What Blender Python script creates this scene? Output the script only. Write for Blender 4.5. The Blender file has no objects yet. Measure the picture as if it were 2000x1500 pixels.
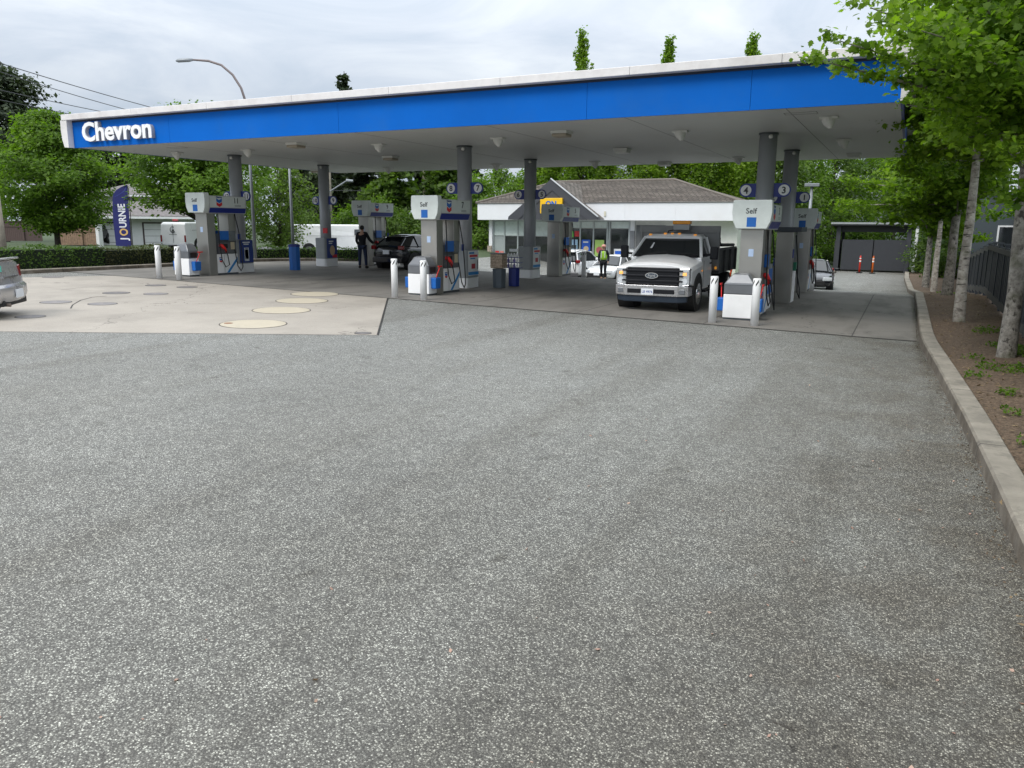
import bpy, bmesh, math, random
import numpy as np
from mathutils import Vector, Matrix, Euler
rad = math.radians
scene = bpy.context.scene
COL = scene.collection
# ------------------------------------------------------------------ camera
F_PX = 1530.0; CAM_Z = 2.31
def _ray0(p): return np.array([(p[0]-1000)/F_PX, (750-p[1])/F_PX, -1.0])
_y = _ray0((1776, 445)); _y /= np.linalg.norm(_y)
_x = -_ray0((-2150, 417)); _z = np.cross(_x, _y); _z /= np.linalg.norm(_z); _x = np.cross(_y, _z)
RC = np.array([_x, _y, _z])
cam_d = bpy.data.cameras.new('camera'); cam = bpy.data.objects.new('camera', cam_d); COL.objects.link(cam)
cam_d.sensor_width = 36; cam_d.lens = 36*F_PX/2000; cam_d.clip_start = .05; cam_d.clip_end = 2000
m = Matrix([list(RC[0])+[0], list(RC[1])+[0], list(RC[2])+[CAM_Z], [0, 0, 0, 1]])
cam.matrix_world = m
scene.camera = cam
# ------------------------------------------------------------------ light
world = bpy.data.worlds.new('World'); scene.world = world; world.use_nodes = True
nt = world.node_tree; nt.nodes.clear()
def N(nt, t, **k):
    n = nt.nodes.new(t)
    for a, v in k.items():
        if a.startswith('i_'): n.inputs[a[2:].replace('_', ' ')].default_value = v
        elif a.startswith('n_'): n.inputs[int(a[2:])].default_value = v
        else: setattr(n, a, v)
    return n
def L(nt, a, b): nt.links.new(a, b)
SUN_EL, SUN_AZ = 50, 200      # degrees; azimuth measured clockwise from +Y
sky = N(nt, 'ShaderNodeTexSky', sky_type='NISHITA', sun_disc=False, sun_elevation=rad(SUN_EL), sun_rotation=rad(SUN_AZ), air_density=1.0, dust_density=2.0)
skym = N(nt, 'ShaderNodeMixRGB', blend_type='MULTIPLY', n_0=1.0, n_2=(.095, .095, .095, 1))
L(nt, sky.outputs[0], skym.inputs[1])
tc = N(nt, 'ShaderNodeTexCoord'); sep = N(nt, 'ShaderNodeSeparateXYZ'); L(nt, tc.outputs['Generated'], sep.inputs[0])
zc = N(nt, 'ShaderNodeMath', operation='MAXIMUM', n_1=0.0); L(nt, sep.outputs[2], zc.inputs[0])
za = N(nt, 'ShaderNodeMath', operation='ADD', n_1=0.13); L(nt, zc.outputs[0], za.inputs[0])
dx = N(nt, 'ShaderNodeMath', operation='DIVIDE'); L(nt, sep.outputs[0], dx.inputs[0]); L(nt, za.outputs[0], dx.inputs[1])
dy = N(nt, 'ShaderNodeMath', operation='DIVIDE'); L(nt, sep.outputs[1], dy.inputs[0]); L(nt, za.outputs[0], dy.inputs[1])
cmb = N(nt, 'ShaderNodeCombineXYZ'); L(nt, dx.outputs[0], cmb.inputs[0]); L(nt, dy.outputs[0], cmb.inputs[1])
n1 = N(nt, 'ShaderNodeTexNoise', i_Scale=1.15, i_Detail=7.0, i_Roughness=.56, i_Distortion=.7); L(nt, cmb.outputs[0], n1.inputs['Vector'])
r1 = N(nt, 'ShaderNodeValToRGB'); L(nt, n1.outputs[0], r1.inputs[0])
e = r1.color_ramp.elements
e[0].position = .32; e[0].color = (.50, .59, .71, 1)
e[1].position = .70; e[1].color = (.80, .86, .92, 1)
e2 = e.new(.5); e2.color = (.64, .71, .81, 1)
zen = N(nt, 'ShaderNodeMapRange', n_1=0.10, n_2=1.0, n_3=1.0, n_4=3.4); L(nt, zc.outputs[0], zen.inputs[0])
cl = N(nt, 'ShaderNodeMixRGB', blend_type='MULTIPLY', n_0=1.0); L(nt, r1.outputs[0], cl.inputs[1]); L(nt, zen.outputs[0], cl.inputs[2])
wt = N(nt, 'ShaderNodeMixRGB', blend_type='MULTIPLY', n_2=(1.0, .94, .86, 1)); L(nt, zc.outputs[0], wt.inputs[0]); L(nt, cl.outputs[0], wt.inputs[1]); cl = wt
mx = N(nt, 'ShaderNodeMixRGB', n_0=.9); L(nt, skym.outputs[0], mx.inputs[1]); L(nt, cl.outputs[0], mx.inputs[2])
bg = N(nt, 'ShaderNodeBackground', i_Strength=1.0); L(nt, mx.outputs[0], bg.inputs[0])
wo = N(nt, 'ShaderNodeOutputWorld'); L(nt, bg.outputs[0], wo.inputs[0])
sd = bpy.data.lights.new('sun', 'SUN'); sd.energy = 2.1; sd.angle = rad(24); sd.color = (1, .96, .9)
sun = bpy.data.objects.new('sun', sd); COL.objects.link(sun)
_e, _a = rad(SUN_EL), rad(SUN_AZ)
sun.rotation_euler = Vector((math.sin(_a)*math.cos(_e), math.cos(_a)*math.cos(_e), math.sin(_e))).to_track_quat('Z', 'Y').to_euler()
vs = scene.view_settings; vs.view_transform = 'Standard'; vs.look = 'None'; vs.exposure = 0.0; vs.gamma = 1
scene.render.engine = 'CYCLES'
scene.cycles.max_bounces = 8; scene.cycles.diffuse_bounces = 4
# ------------------------------------------------------------------ geometry of the place
def ground(x, y):
    zl = -.021*min(x, 0)
    if x < -30: zl = .63
    t = min(1, max(0, (-x-16)/11)); w = 1-t*t*(3-2*t)
    d = min(1, max(0, (y-30)/12.))
    return zl*(1-w*d) - w*d*.72
def ray(px, py): return RC @ _ray0((px, py))
def aty(px, py, Y):
    d = ray(px, py); P = d*(Y/d[1]); return Vector((P[0], P[1], P[2]+CAM_Z))
def atz(px, py, z):
    d = ray(px, py); P = d*((z-CAM_Z)/d[2]); return Vector((P[0], P[1], z))
def on_ground(px, depth):            # the ground below image column px at that distance
    d = ray(px, 470); P = d*depth; return Vector((P[0], P[1], ground(P[0], P[1])))
# ------------------------------------------------------------------ materials
MATS = {}
def mat(name, c, rough=.5, metal=0., var=.06, scale=4., bump=0., bscale=60., spec=.5, coat=0., dirt=None):
    if name in MATS: return MATS[name]
    m = bpy.data.materials.new(name); m.use_nodes = True; t = m.node_tree; b = t.nodes['Principled BSDF']
    b.inputs['Roughness'].default_value = rough; b.inputs['Metallic'].default_value = metal
    b.inputs['Specular IOR Level'].default_value = spec; b.inputs['Coat Weight'].default_value = coat
    tc = N(t, 'ShaderNodeTexCoord'); n = N(t, 'ShaderNodeTexNoise', i_Scale=scale, i_Detail=5.0, i_Roughness=.6); L(t, tc.outputs['Object'], n.inputs['Vector'])
    r = N(t, 'ShaderNodeValToRGB'); L(t, n.outputs[0], r.inputs[0])
    r.color_ramp.elements[0].position = .3; r.color_ramp.elements[1].position = .7
    r.color_ramp.elements[0].color = tuple(max(0, v*(1-var)) for v in c)+(1,)
    r.color_ramp.elements[1].color = tuple(min(1, v*(1+var)) for v in c)+(1,)
    out = r.outputs[0]
    if dirt:   # (colour, amount, scale)
        n3 = N(t, 'ShaderNodeTexNoise', i_Scale=dirt[2], i_Detail=8.0, i_Roughness=.7); L(t, tc.outputs['Object'], n3.inputs['Vector'])
        mr = N(t, 'ShaderNodeMapRange', n_1=.5, n_2=.75, n_3=0., n_4=dirt[1]); L(t, n3.outputs[0], mr.inputs[0])
        mm = N(t, 'ShaderNodeMixRGB', n_2=tuple(dirt[0])+(1,)); L(t, mr.outputs[0], mm.inputs[0]); L(t, out, mm.inputs[1]); out = mm.outputs[0]
    L(t, out, b.inputs['Base Color'])
    rr = N(t, 'ShaderNodeMapRange', n_1=.3, n_2=.7, n_3=max(0, rough-.06), n_4=min(1, rough+.08)); L(t, n.outputs[0], rr.inputs[0]); L(t, rr.outputs[0], b.inputs['Roughness'])
    if bump:
        n2 = N(t, 'ShaderNodeTexNoise', i_Scale=bscale, i_Detail=4.0); L(t, tc.outputs['Object'], n2.inputs['Vector'])
        bp = N(t, 'ShaderNodeBump', i_Strength=bump, i_Distance=.01); L(t, n2.outputs[0], bp.inputs['Height']); L(t, bp.outputs[0], b.inputs['Normal'])
    MATS[name] = m; return m
def emis(name, c, s):
    m = mat(name, c, .3); b = m.node_tree.nodes['Principled BSDF']
    b.inputs['Emission Color'].default_value = tuple(c)+(1,); b.inputs['Emission Strength'].default_value = s; return m
def glassy(name, c, rough=.04):
    return mat(name, c, rough, spec=.9, var=.15, scale=1.2)
white = mat('white_paint', (.78, .79, .80), .4, dirt=((.45, .42, .36), .35, 1.5))
bwhite = mat('white_bollard', (.90, .905, .91), .4, var=.02, dirt=((.5, .47, .42), .12, 3))
capwhite = mat('canopy_white', (.72, .70, .70), .45, dirt=((.42, .38, .36), .5, .8))
blue = mat('fascia_blue', (.0005, .115, .50), .6, var=.10, scale=.3, spec=.12, dirt=((.03, .13, .36), .35, .5))
dblue = mat('sign_navy', (.012, .03, .24), .4)
mblue = mat('mid_blue', (.01, .13, .48), .4)
lblue = mat('stripe_blue', (.03, .25, .60), .4)
red = mat('logo_red', (.62, .02, .03), .4)
hosered = mat('nozzle_red', (.7, .02, .02), .45)
soffm = mat('soffit', (.50, .515, .515), .5, var=.03, scale=.5, dirt=((.5, .48, .45), .4, .7))
colm = mat('column_grey', (.37, .385, .41), .38, metal=.15, scale=2)
clad = mat('cladding_grey', (.30, .32, .33), .5)
steel = mat('stainless', (.40, .39, .365), .34, metal=.8, var=.05, scale=2)
topperw = mat('topper_white', (.66, .71, .69), .4)
topperg = mat('topper_side', (.52, .53, .52), .4)
panel = mat('dark_panel', (.07, .08, .09), .4)
lgrey = mat('cabinet_grey', (.17, .18, .195), .35, metal=.3)
black = mat('black_rubber', (.012, .012, .013), .6)
blackg = mat('black_gloss', (.01, .01, .012), .15)
cream = mat('cream_plastic', (.55, .48, .33), .5)
ink = mat('ink', (.03, .035, .04), .5)
chrome = mat('chrome', (.75, .75, .76), .12, metal=1.0)
glass = glassy('car_glass', (.012, .015, .018))
# asphalt with exposed stones
def asphalt_mat():
    m = bpy.data.materials.new('asphalt'); m.use_nodes = True; t = m.node_tree; b = t.nodes['Principled BSDF']
    tc = N(t, 'ShaderNodeTexCoord'); P = tc.outputs['Object']
    def stones(scale):
        v = N(t, 'ShaderNodeTexVoronoi', i_Scale=scale, i_Randomness=1.0); L(t, P, v.inputs['Vector'])
        sx = N(t, 'ShaderNodeSeparateColor'); L(t, v.outputs['Color'], sx.inputs[0])
        r = N(t, 'ShaderNodeValToRGB'); L(t, sx.outputs[0], r.inputs[0]); e = r.color_ramp.elements
        e[0].position = 0; e[0].color = (.028, .027, .026, 1); e[1].position = 1; e[1].color = (.52, .53, .505, 1)
        for p, c in ((.42, (.075, .074, .072)), (.68, (.165, .167, .16)), (.87, (.32, .325, .31))):
            k = e.new(p); k.color = c+(1,)
        mr = N(t, 'ShaderNodeMapRange', n_1=.25, n_2=.6, n_3=0.0, n_4=.8); L(t, v.outputs['Distance'], mr.inputs[0])
        dm = N(t, 'ShaderNodeMixRGB', n_2=(.042, .04, .038, 1)); L(t, mr.outputs[0], dm.inputs[0]); L(t, r.outputs[0], dm.inputs[1]); return v, dm.outputs[0]
    v, c1 = stones(108.); v2, c2 = stones(170.)
    hf = N(t, 'ShaderNodeMixRGB', n_0=.2); L(t, c1, hf.inputs[1]); L(t, c2, hf.inputs[2]); out = hf.outputs[0]
    def mul(fac, col, out):
        k = N(t, 'ShaderNodeMixRGB', blend_type='MULTIPLY', n_2=col+(1,)); L(t, fac, k.inputs[0]); L(t, out, k.inputs[1]); return k.outputs[0]
    def noise(scale, a, c, lo, hi, det=6., rough=.62, dist=.3, vec=None):
        n = N(t, 'ShaderNodeTexNoise', i_Scale=scale, i_Detail=det, i_Roughness=rough, i_Distortion=dist); L(t, vec or P, n.inputs['Vector'])
        r = N(t, 'ShaderNodeMapRange', n_1=a, n_2=c, n_3=lo, n_4=hi); L(t, n.outputs[0], r.inputs[0]); return r.outputs[0]
    k = N(t, 'ShaderNodeMixRGB', blend_type='MULTIPLY', n_0=1.0); L(t, out, k.inputs[1]); L(t, noise(.28, .3, .7, 2.15, 2.65), k.inputs[2]); out = k.outputs[0]
    k = N(t, 'ShaderNodeMixRGB', blend_type='MULTIPLY', n_0=1.0); L(t, out, k.inputs[1]); L(t, noise(7., .35, .65, .86, 1.1), k.inputs[2]); out = k.outputs[0]
    # worn wheel tracks that run toward the pumps, oil drips, small dark spots
    mp = N(t, 'ShaderNodeMapping'); mp.inputs['Scale'].default_value = (.9, .07, 1); mp.inputs['Rotation'].default_value = (0, 0, rad(24)); L(t, P, mp.inputs[0])
    out = mul(noise(1.5, .52, .66, 0., .55, 4., .5, .2, mp.outputs[0]), (.74, .72, .69), out)
    out = mul(noise(1.9, .66, .72, 0., .8, 3.), (.55, .53, .50), out)
    out = mul(noise(9., .70, .74, 0., .8, 2.), (.45, .43, .41), out)
    # brown dirt washed against the kerb
    sp = N(t, 'ShaderNodeSeparateXYZ'); L(t, P, sp.inputs[0])
    a = N(t, 'ShaderNodeMapRange', n_1=-2.2, n_2=.75, n_3=0.1, n_4=1.0); L(t, sp.outputs[0], a.inputs[0])
    aa = N(t, 'ShaderNodeMath', operation='MULTIPLY'); L(t, a.outputs[0], aa.inputs[0]); L(t, noise(.9, .3, .6, .15, 1., 7., .7), aa.inputs[1])
    out = mul(aa.outputs[0], (.52, .455, .39), out)
    # fine wandering cracks
    vc = N(t, 'ShaderNodeTexVoronoi', feature='DISTANCE_TO_EDGE', i_Scale=.11)
    nd = N(t, 'ShaderNodeTexNoise', i_Scale=1.3, i_Detail=6.0); L(t, P, nd.inputs['Vector'])
    va = N(t, 'ShaderNodeVectorMath', operation='MULTIPLY_ADD'); va.inputs[1].default_value = (2.2, 2.2, 0); L(t, nd.outputs['Color'], va.inputs[0]); L(t, P, va.inputs[2]); L(t, va.outputs[0], vc.inputs['Vector'])
    lc = N(t, 'ShaderNodeMath', operation='LESS_THAN', n_1=.0011); L(t, vc.outputs['Distance'], lc.inputs[0])
    br = N(t, 'ShaderNodeMath', operation='MULTIPLY'); L(t, lc.outputs[0], br.inputs[0]); L(t, noise(.5, .50, .58, 0., .75, 2.), br.inputs[1])
    # foreground shade painted into the colour, darker and warmer toward the camera
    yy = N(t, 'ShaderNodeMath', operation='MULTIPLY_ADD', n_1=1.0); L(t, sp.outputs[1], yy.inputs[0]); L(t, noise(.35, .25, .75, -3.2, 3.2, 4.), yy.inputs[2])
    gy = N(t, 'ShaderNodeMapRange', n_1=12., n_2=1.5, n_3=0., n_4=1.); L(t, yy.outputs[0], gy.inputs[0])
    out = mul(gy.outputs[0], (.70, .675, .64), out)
    tn = N(t, 'ShaderNodeMixRGB', blend_type='MULTIPLY', n_0=1.0, n_2=(.985, 1.0, .975, 1)); L(t, out, tn.inputs[1]); out = tn.outputs[0]
    L(t, out, b.inputs['Base Color']); b.inputs['Roughness'].default_value = .62
    b.inputs['Specular IOR Level'].default_value = .5
    bp = N(t, 'ShaderNodeBump', i_Strength=.6, i_Distance=.006, invert=True); L(t, v.outputs['Distance'], bp.inputs['Height']); L(t, bp.outputs[0], b.inputs['Normal'])
    return m
def concrete_mat(name, c, stains, joints=None, tyre=0.):
    m = bpy.data.materials.new(name); m.use_nodes = True; t = m.node_tree; b = t.nodes['Principled BSDF']
    tc = N(t, 'ShaderNodeTexCoord'); P = tc.outputs['Object']
    n = N(t, 'ShaderNodeTexNoise', i_Scale=.7, i_Detail=9.0, i_Roughness=.65); L(t, P, n.inputs['Vector'])
    r = N(t, 'ShaderNodeValToRGB'); L(t, n.outputs[0], r.inputs[0])
    r.color_ramp.elements[0].position = .3; r.color_ramp.elements[1].position = .72
    r.color_ramp.elements[0].color = tuple(v*.86 for v in c)+(1,); r.color_ramp.elements[1].color = tuple(v*1.1 for v in c)+(1,)
    out = r.outputs[0]
    nf = N(t, 'ShaderNodeTexNoise', i_Scale=55.0, i_Detail=3.0); L(t, P, nf.inputs['Vector'])
    mf = N(t, 'ShaderNodeMapRange', n_1=.3, n_2=.7, n_3=.86, n_4=1.12); L(t, nf.outputs[0], mf.inputs[0])
    mu = N(t, 'ShaderNodeMixRGB', blend_type='MULTIPLY', n_0=1.0); L(t, out, mu.inputs[1]); L(t, mf.outputs[0], mu.inputs[2]); out = mu.outputs[0]
    # oil / tyre stains stretched along the lanes
    mp = N(t, 'ShaderNodeMapping'); mp.inputs['Scale'].default_value = (.55, .16, 1) if tyre else (.5, .5, 1); L(t, P, mp.inputs[0])
    n2 = N(t, 'ShaderNodeTexNoise', i_Scale=1.6, i_Detail=6.0, i_Roughness=.62); L(t, mp.outputs[0], n2.inputs['Vector'])
    ms = N(t, 'ShaderNodeMapRange', n_1=.5, n_2=.72, n_3=0., n_4=stains); L(t, n2.outputs[0], ms.inputs[0])
    mm = N(t, 'ShaderNodeMixRGB', n_2=(c[0]*.35, c[1]*.35, c[2]*.34, 1)); L(t, ms.outputs[0], mm.inputs[0]); L(t, out, mm.inputs[1]); out = mm.outputs[0]
    if joints:
        for ax, (off, step) in joints.items():
            s = N(t, 'ShaderNodeSeparateXYZ'); L(t, P, s.inputs[0])
            ad = N(t, 'ShaderNodeMath', operation='ADD', n_1=-off+step*100); L(t, s.outputs[ax], ad.inputs[0])
            md = N(t, 'ShaderNodeMath', operation='MODULO', n_1=step); L(t, ad.outputs[0], md.inputs[0])
            ls = N(t, 'ShaderNodeMath', operation='LESS_THAN', n_1=.028); L(t, md.outputs[0], ls.inputs[0])
            k = N(t, 'ShaderNodeMath', operation='MULTIPLY', n_1=.8); L(t, ls.outputs[0], k.inputs[0])
            mj = N(t, 'ShaderNodeMixRGB', n_2=(.035, .032, .03, 1)); L(t, k.outputs[0], mj.inputs[0]); L(t, out, mj.inputs[1]); out = mj.outputs[0]
    # thin cracks
    vc = N(t, 'ShaderNodeTexVoronoi', feature='DISTANCE_TO_EDGE', i_Scale=.16); 
    nd = N(t, 'ShaderNodeTexNoise', i_Scale=1.5, i_Detail=5.0); L(t, P, nd.inputs['Vector'])
    va = N(t, 'ShaderNodeVectorMath', operation='MULTIPLY_ADD'); va.inputs[1].default_value = (1.6, 1.6, 0); L(t, nd.outputs['Color'], va.inputs[0]); L(t, P, va.inputs[2]); L(t, va.outputs[0], vc.inputs['Vector'])
    lc = N(t, 'ShaderNodeMath', operation='LESS_THAN', n_1=.0022); L(t, vc.outputs['Distance'], lc.inputs[0])
    kc = N(t, 'ShaderNodeMath', operation='MULTIPLY', n_1=.55); L(t, lc.outputs[0], kc.inputs[0])
    mc = N(t, 'ShaderNodeMixRGB', n_2=(.05, .045, .04, 1)); L(t, kc.outputs[0], mc.inputs[0]); L(t, out, mc.inputs[1]); out = mc.outputs[0]
    L(t, out, b.inputs['Base Color']); b.inputs['Roughness'].default_value = .72
    bp = N(t, 'ShaderNodeBump', i_Strength=.25, i_Distance=.004); L(t, nf.outputs[0], bp.inputs['Height']); L(t, bp.outputs[0], b.inputs['Normal'])
    return m
def leaf_mat(name, c0, c1, trans=.45):
    m = bpy.data.materials.new(name); m.use_nodes = True; t = m.node_tree; t.nodes.clear()
    g = N(t, 'ShaderNodeNewGeometry'); tc = N(t, 'ShaderNodeTexCoord')
    n = N(t, 'ShaderNodeTexNoise', i_Scale=.55, i_Detail=3.0); L(t, tc.outputs['Object'], n.inputs['Vector'])
    ad = N(t, 'ShaderNodeMath', operation='MULTIPLY_ADD', n_1=.55, n_2=.0); L(t, g.outputs['Random Per Island'], ad.inputs[0])
    mr = N(t, 'ShaderNodeMapRange', n_1=.3, n_2=.7, n_3=0., n_4=.45); L(t, n.outputs[0], mr.inputs[0])
    a2 = N(t, 'ShaderNodeMath', operation='ADD'); L(t, ad.outputs[0], a2.inputs[0]); L(t, mr.outputs[0], a2.inputs[1])
    r = N(t, 'ShaderNodeValToRGB'); L(t, a2.outputs[0], r.inputs[0]); r.color_ramp.elements[0].color = tuple(c0)+(1,); r.color_ramp.elements[1].color = tuple(c1)+(1,)
    d = N(t, 'ShaderNodeBsdfPrincipled', i_Roughness=.55); d.inputs['Specular IOR Level'].default_value = .3; L(t, r.outputs[0], d.inputs['Base Color'])
    tr = N(t, 'ShaderNodeBsdfTranslucent'); 
    mu = N(t, 'ShaderNodeMixRGB', blend_type='MULTIPLY', n_0=1.0, n_2=(1.3, 1.5, .5, 1)); L(t, r.outputs[0], mu.inputs[1]); L(t, mu.outputs[0], tr.inputs[0])
    mx = N(t, 'ShaderNodeMixShader', n_0=trans); L(t, d.outputs[0], mx.inputs[1]); L(t, tr.outputs[0], mx.inputs[2])
    o = N(t, 'ShaderNodeOutputMaterial'); L(t, mx.outputs[0], o.inputs[0]); return m
leafA = leaf_mat('leaf_maple', (.035, .08, .012), (.15, .25, .03), .5)
leafB = leaf_mat('leaf_maple_light', (.04, .095, .012), (.185, .30, .035), .5)
leafN = leaf_mat('leaf_kerb_maple', (.04, .10, .012), (.27, .40, .04), .55)
leafC = leaf_mat('leaf_lime', (.07, .13, .025), (.20, .29, .06))
leafD = leaf_mat('needle_dark', (.02, .036, .018), (.07, .095, .045), .2)
leafE = leaf_mat('hedge_leaf', (.03, .075, .012), (.11, .19, .03), .3)
leafF = leaf_mat('leaf_mid', (.035, .08, .015), (.15, .23, .04))
bark = mat('bark_grey', (.17, .155, .14), .9, var=.45, scale=14, bump=1., bscale=35, dirt=((.04, .05, .025), .9, 7))
barkw = mat('bark_birch', (.36, .34, .31), .85, var=.4, scale=11, bump=1., bscale=30, dirt=((.05, .045, .04), .9, 9))
barkd = mat('bark_dark', (.05, .042, .035), .9, var=.4, scale=10)
def bark_mat(name, c0, c1, marks, sq, sc=7.):
    m = bpy.data.materials.new(name); m.use_nodes = True; t = m.node_tree; b = t.nodes['Principled BSDF']
    tc = N(t, 'ShaderNodeTexCoord'); P = tc.outputs['Object']
    n = N(t, 'ShaderNodeTexNoise', i_Scale=sc, i_Detail=7.0, i_Roughness=.7); L(t, P, n.inputs['Vector'])
    r = N(t, 'ShaderNodeValToRGB'); L(t, n.outputs[0], r.inputs[0]); r.color_ramp.elements[0].position = .36; r.color_ramp.elements[1].position = .62
    r.color_ramp.elements[0].color = tuple(c0)+(1,); r.color_ramp.elements[1].color = tuple(c1)+(1,)
    mp = N(t, 'ShaderNodeMapping'); mp.inputs['Scale'].default_value = sq; L(t, P, mp.inputs[0])
    n2 = N(t, 'ShaderNodeTexNoise', i_Scale=3.0, i_Detail=5.0, i_Roughness=.65); L(t, mp.outputs[0], n2.inputs['Vector'])
    mr = N(t, 'ShaderNodeMapRange', n_1=.56, n_2=.63, n_3=0., n_4=.9); L(t, n2.outputs[0], mr.inputs[0])
    mm = N(t, 'ShaderNodeMixRGB', n_2=tuple(marks)+(1,)); L(t, mr.outputs[0], mm.inputs[0]); L(t, r.outputs[0], mm.inputs[1])
    n4 = N(t, 'ShaderNodeTexNoise', i_Scale=2.2, i_Detail=4.0); L(t, P, n4.inputs['Vector'])
    m4 = N(t, 'ShaderNodeMapRange', n_1=.52, n_2=.66, n_3=0., n_4=.6); L(t, n4.outputs[0], m4.inputs[0])
    mo = N(t, 'ShaderNodeMixRGB', n_2=(.07, .075, .03, 1)); L(t, m4.outputs[0], mo.inputs[0]); L(t, mm.outputs[0], mo.inputs[1])
    L(t, mo.outputs[0], b.inputs['Base Color']); b.inputs['Roughness'].default_value = .9
    bp = N(t, 'ShaderNodeBump', i_Strength=.9, i_Distance=.02); L(t, n.outputs[0], bp.inputs['Height']); L(t, bp.outputs[0], b.inputs['Normal']); return m
bark = bark_mat('bark_grey', (.12, .105, .09), (.36, .335, .295), (.05, .042, .035), (3, 3, 2.2)); barkw = bark_mat('bark_birch', (.20, .175, .15), (.50, .465, .41), (.045, .038, .032), (1.3, 1.3, 6), 5.)
# ------------------------------------------------------------------ mesh building
class MB:
    def __init__(s): s.v = []; s.f = []; s.mi = []
    def add(s, vs, fs, mi=0):
        o = len(s.v); s.v += [tuple(p) for p in vs]; s.f += [tuple(i+o for i in f) for f in fs]; s.mi += [mi]*len(fs); return s
    def box(s, c, d, rz=0, mi=0, top=None, rx=0):
        hx, hy, hz = d[0]/2, d[1]/2, d[2]/2; t = top or (1, 1)
        vs = [Vector((x*hx*(t[0] if z > 0 else 1), y*hy*(t[1] if z > 0 else 1), z*hz)) for z in (-1, 1) for x, y in ((-1, -1), (1, -1), (1, 1), (-1, 1))]
        M = Matrix.Rotation(rz, 3, 'Z') @ Matrix.Rotation(rx, 3, 'X')
        vs = [M @ v + Vector(c) for v in vs]
        return s.add(vs, [(3, 2, 1, 0), (4, 5, 6, 7), (0, 1, 5, 4), (1, 2, 6, 5), (2, 3, 7, 6), (3, 0, 4, 7)], mi)
    def bb(s, x0, x1, y0, y1, z0, z1, mi=0): return s.box(((x0+x1)/2, (y0+y1)/2, (z0+z1)/2), (x1-x0, y1-y0, z1-z0), mi=mi)
    def cyl(s, a, b, r0, r1=None, n=16, mi=0, caps=True):
        return s.tube([a, b], [r0, r0 if r1 is None else r1], n, mi, caps)
    def tube(s, path, r, n=8, mi=0, caps=True):
        P = [Vector(p) for p in path]; rs = r if isinstance(r, (list, tuple)) else [r]*len(P)
        o = len(s.v); u = None
        for i, p in enumerate(P):
            t = (P[min(i+1, len(P)-1)]-P[max(i-1, 0)]).normalized()
            if u is None: u = t.orthogonal().normalized()
            else: u = (u-t*u.dot(t)); u = u.normalized() if u.length > 1e-6 else t.orthogonal().normalized()
            w = t.cross(u)
            for k in range(n):
                a = 2*math.pi*k/n; q = p+(u*math.cos(a)+w*math.sin(a))*rs[i]; s.v.append(tuple(q))
        for i in range(len(P)-1):
            for k in range(n):
                a = o+i*n+k; b = o+i*n+(k+1) % n; s.f.append((a, b, b+n, a+n)); s.mi.append(mi)
        if caps:
            s.f.append(tuple(o+k for k in reversed(range(n)))); s.f.append(tuple(o+(len(P)-1)*n+k for k in range(n))); s.mi += [mi, mi]
        return s
    def prism(s, pts, ax, a, b, mi=0):
        # pts: 2D polygon in the plane normal to ax ('x': (y,z), 'y': (x,z), 'z': (x,y))
        def P(p, t): return {'x': (t, p[0], p[1]), 'y': (p[0], t, p[1]), 'z': (p[0], p[1], t)}[ax]
        n = len(pts); vs = [P(p, a) for p in pts]+[P(p, b) for p in pts]
        return s.add(vs, [tuple(range(n)), tuple(range(2*n-1, n-1, -1))]+[(i, i+n, (i+1) % n+n, (i+1) % n) for i in range(n)], mi)
    def loft(s, rings, mi=0, caps=True):
        n = len(rings[0]); vs = [p for r in rings for p in r]; fs = []
        for i in range(len(rings)-1):
            for k in range(n):
                a = i*n+k; b = i*n+(k+1) % n; fs.append((a, b, b+n, a+n))
        if caps: fs += [tuple(reversed(range(n))), tuple(range((len(rings)-1)*n, len(rings)*n))]
        return s.add(vs, fs, mi)
    def sphere(s, c, r, mi=0, n=12, sc=(1, 1, 1)):
        rings = []
        for i in range(1, n//2):
            th = math.pi*i/(n//2); rings.append([(c[0]+r*sc[0]*math.sin(th)*math.cos(2*math.pi*k/n), c[1]+r*sc[1]*math.sin(th)*math.sin(2*math.pi*k/n), c[2]-r*sc[2]*math.cos(th)) for k in range(n)])
        return s.loft(rings, mi)
    def build(s, name, mt, parent=None, smooth=False, bevel=0., sub=0, loc=None, rz=None, seg=2):
        me = bpy.data.meshes.new(name); me.from_pydata(s.v, [], s.f)
        ms = mt if isinstance(mt, (list, tuple)) else [mt]
        for q in ms: me.materials.append(q)
        me.polygons.foreach_set('material_index', s.mi)
        bm = bmesh.new(); bm.from_mesh(me); bmesh.ops.recalc_face_normals(bm, faces=bm.faces); bm.to_mesh(me); bm.free()
        if smooth: me.polygons.foreach_set('use_smooth', [True]*len(me.polygons))
        o = bpy.data.objects.new(name, me); COL.objects.link(o)
        if parent: o.parent = parent
        if loc is not None: o.location = loc
        if rz is not None: o.rotation_euler.z = rz
        if bevel: b = o.modifiers.new('bevel', 'BEVEL'); b.width = bevel; b.segments = seg; b.limit_method = 'ANGLE'
        if sub: b = o.modifiers.new('sub', 'SUBSURF'); b.levels = sub; b.render_levels = sub
        return o
def tag(o, label=None, cat=None, group=None, kind=None):
    if label: o['label'] = label
    if cat: o['category'] = cat
    if group: o['group'] = group
    if kind: o['kind'] = kind
    return o
def empty(name, loc, rz=0, label=None, cat=None, group=None):
    o = bpy.data.objects.new(name, None); COL.objects.link(o); o.location = loc; o.rotation_euler.z = rz; o.empty_display_size = .2
    return tag(o, label, cat, group)
def copy_tree(o, parent=None):
    c = o.copy(); COL.objects.link(c); c.parent = parent
    for ch in [q for q in list(COL.objects) if q.parent == o]: copy_tree(ch, c)
    return c
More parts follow.
